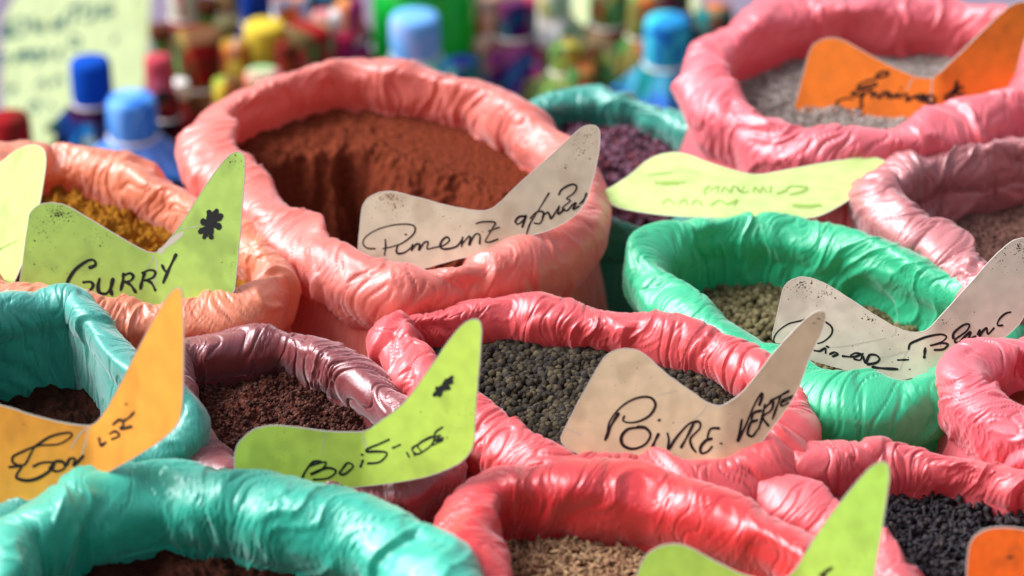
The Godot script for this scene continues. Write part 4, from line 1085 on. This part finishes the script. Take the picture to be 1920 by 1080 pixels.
func fill_sacks() -> void:
	# 0 salmon sack: red-brown powder with a scooped hollow towards the viewer
	var na := noise(5, 60.0, 4)
	var nb := noise(6, 22.0, 3)
	var nr := noise(8, 240.0, 2)
	var chilli := func(p, q, c):
		var d := Vector2(p.x - c.x, p.z - c.z)
		var lip := -0.046 + 0.66 * maxf(d.x + 0.011, 0.0) + 0.010 * nb.get_noise_2d(p.x, 7.0)
		var edge: float = d.y - lip + 0.012 * nb.get_noise_2d(p.x * 1.5, p.z * 1.5)
		var cut := smoothstep(-0.006, 0.034, edge)
		var heap: float = 0.006 * (1.0 - q * q) + 0.004 * na.get_noise_2d(p.x, p.z) * smoothstep(0.03, -0.03, d.x)
		var deep := lerpf(0.056, 0.014, smoothstep(-0.022, 0.000, d.x))
		var lower: float = -deep * (1.0 - pow(q, 5.0)) + 0.013 * nb.get_noise_2d(p.x * 2.0, p.z * 2.0) + 0.002 * na.get_noise_2d(p.x, p.z) * cut * cut * cut
		return lerpf(heap, lower, cut) + 0.0005 * nr.get_noise_2d(p.x, p.z) + 0.006 * (0.5 - absf(nb.get_noise_2d(p.x * 2.5 + 3.0, p.z * 2.5))) * exp(-pow((edge - 0.002) / 0.012, 2.0))
	filling(0, "chilli_powder", "red-brown chilli powder with a scooped hollow in the salmon sack", powder(Color(0.43, 0.195, 0.12), 3.0), chilli, 130)
	# 1 yellow lumps
	var nl := noise(9, 90.0, 1, FastNoiseLite.TYPE_CELLULAR)
	nl.cellular_return_type = FastNoiseLite.RETURN_DISTANCE
	filling(1, "curry_powder", "lumpy yellow curry powder in the orange and pink sack", powder(Color(0.60, 0.40, 0.12), 3.0), func(p, q, _c):
		return 0.012 * (1.0 - q * q) - 0.009 * (nl.get_noise_2d(p.x, p.z) + 0.5) + 0.006 * na.get_noise_2d(p.x, p.z) + 0.002 * nr.get_noise_2d(p.x, p.z), 100)
	# 2, 3, 11 dark powders
	filling(2, "cinnamon_powder", "dark brown powder deep in the teal sack with folded corners", powder(Color(0.20, 0.11, 0.08), 3.0), func(p, q, _c): return 0.010 * (1.0 - q * q) + 0.006 * na.get_noise_2d(p.x, p.z) + 0.001 * nr.get_noise_2d(p.x, p.z))
	var flake_bump := func(p, q, _c): return 0.008 * (1.0 - q * q) + 0.007 * na.get_noise_2d(p.x * 0.8, p.z * 0.8) + 0.0025 * nr.get_noise_2d(p.x, p.z)
	filling(3, "ground_bark", "coarse purple-brown powder in the maroon sack", powder(Color(0.36, 0.19, 0.15), 3.0), flake_bump, 100)
	grains(3, "bark_flakes", "small crumbs on the purple-brown powder in the maroon sack", round_grain(2, 0.6), 8000, Vector2(0.0007, 0.0022), [Color(0.075, 0.028, 0.020), Color(0.12, 0.05, 0.035), Color(0.05, 0.018, 0.014)], flake_bump, 0.0, 31)
	filling(11, "cocoa_powder", "very dark brown powder in the big blue-green sack at the bottom", powder(Color(0.20, 0.10, 0.07), 3.0), func(p, q, _c): return 0.006 * (1.0 - q * q) + 0.008 * na.get_noise_2d(p.x * 0.7, p.z * 0.7) + 0.002 * nr.get_noise_2d(p.x, p.z))
	# peppercorns
	var level := func(p, q, _c): return 0.006 * (1.0 - q * q) + 0.004 * nb.get_noise_2d(p.x, p.z)
	var bed := func(p, q, _c): return 0.006 * (1.0 - q * q) + 0.004 * nb.get_noise_2d(p.x, p.z) - 0.003
	filling(4, "peppercorn_bed", "shadowed layer under the round dark peppercorns", powder(Color(0.12, 0.10, 0.08)), bed, 40, "stuff")
	grains(4, "green_peppercorns", "round dark grey-brown peppercorns filling the coral red sack", round_grain(3, 0.28), 5600, Vector2(0.0031, 0.0048), [Color(0.036, 0.027, 0.018), Color(0.060, 0.045, 0.028), Color(0.024, 0.021, 0.018), Color(0.042, 0.035, 0.028), Color(0.078, 0.062, 0.036)], level, 0.0, 41)
	filling(5, "olive_pepper_bed", "shadowed layer under the olive peppercorns", powder(Color(0.18, 0.15, 0.08)), bed, 40, "stuff")
	grains(5, "white_peppercorns", "small olive brown peppercorns in the bright green sack", round_grain(4, 0.2), 4200, Vector2(0.0034, 0.0046), [Color(0.15, 0.12, 0.055), Color(0.11, 0.085, 0.04), Color(0.19, 0.16, 0.08)], level, 0.0, 51)
	filling(12, "berry_bed", "shadowed layer under the purple-red berries", powder(Color(0.12, 0.04, 0.05)), bed, 40, "stuff")
	grains(12, "pink_peppercorns", "purple-red dried berries in the narrow teal sack", round_grain(5, 0.2), 2600, Vector2(0.0042, 0.0056), [Color(0.060, 0.010, 0.022), Color(0.12, 0.028, 0.04), Color(0.030, 0.008, 0.014), Color(0.17, 0.08, 0.12)], level, 0.0, 61, mat(Color.WHITE, 0.6, 0.3))
	# fine seeds
	filling(6, "seed_bed", "pale layer under the grey seeds", powder(Color(0.55, 0.50, 0.45)), bed, 40, "stuff")
	grains(6, "grey_seeds", "pale grey-beige seeds in the topmost pink sack", round_grain(6, 0.1), 16000, Vector2(0.0010, 0.0017), [Color(0.34, 0.29, 0.25), Color(0.42, 0.37, 0.33), Color(0.26, 0.22, 0.19)], level, 0.0, 71)
	filling(7, "brown_seed_bed", "brown layer under the red-brown seeds", powder(Color(0.38, 0.22, 0.18)), bed, 40, "stuff")
	grains(7, "brown_seeds", "fine red-brown seeds in the brownish pink sack", round_grain(7, 0.1), 14000, Vector2(0.0010, 0.0018), [Color(0.16, 0.075, 0.055), Color(0.22, 0.11, 0.085), Color(0.11, 0.05, 0.04)], level, 0.0, 81)
	filling(8, "red_powder", "reddish powder in the bright pink sack at the right edge", powder(Color(0.5, 0.2, 0.14)), level, 40)
	filling(9, "clove_bed", "black layer under the cloves", powder(Color(0.06, 0.05, 0.05)), bed, 40, "stuff")
	grains(9, "cloves", "dark dried cloves in the pink sack at the bottom right", stick(1.0, 0.11, 0.07), 3000, Vector2(0.0075, 0.0112), [Color(0.022, 0.018, 0.020), Color(0.035, 0.027, 0.027), Color(0.016, 0.014, 0.018)], level, 0.0, 91, mat(Color.WHITE, 0.6, 0.3))
	filling(10, "tan_seed_bed", "brown layer under the tan seeds", powder(Color(0.40, 0.26, 0.15)), bed, 40, "stuff")
	grains(10, "cumin_seeds", "slender tan seeds in the glossy red sack", stick(1.0, 0.14, 0.0), 6500, Vector2(0.0045, 0.0068), [Color(0.33, 0.19, 0.10), Color(0.42, 0.26, 0.14), Color(0.25, 0.13, 0.07)], level, 0.0, 101)

func green_jar() -> void:
	var root := thing("plastic_jar", Vector3(-0.0759, 0.09, -0.8088))
	root.position.y = -0.1
	root.scale = Vector3.ONE * 1.12
	tag(root, "big bright green jar with a pale blue lid behind the mint cloth bottle", "jar")
	var m := mat(Color(0.05, 0.72, 0.24), 0.25, 0.6)
	m.backlight_enabled = true
	m.backlight = Color(0.2, 0.8, 0.35)
	part("body", lathe([[0.036, 0.166], [0.039, 0.160], [0.0405, 0.15], [0.0405, 0.01], [0.038, 0.002], [0.001, 0.001]], 40), m, root)
	part("lid", lathe([[0.001, 0.186], [0.037, 0.186], [0.0405, 0.183], [0.0405, 0.170], [0.038, 0.1685]], 40), mat(Color(0.66, 0.80, 0.90), 0.4, 0.5), root)
	part("neck_ring", lathe([[0.034, 0.1685], [0.0375, 0.168], [0.0375, 0.1665], [0.034, 0.1663]], 40), mat(Color(0.05, 0.12, 0.12), 0.5, 0.4), root)
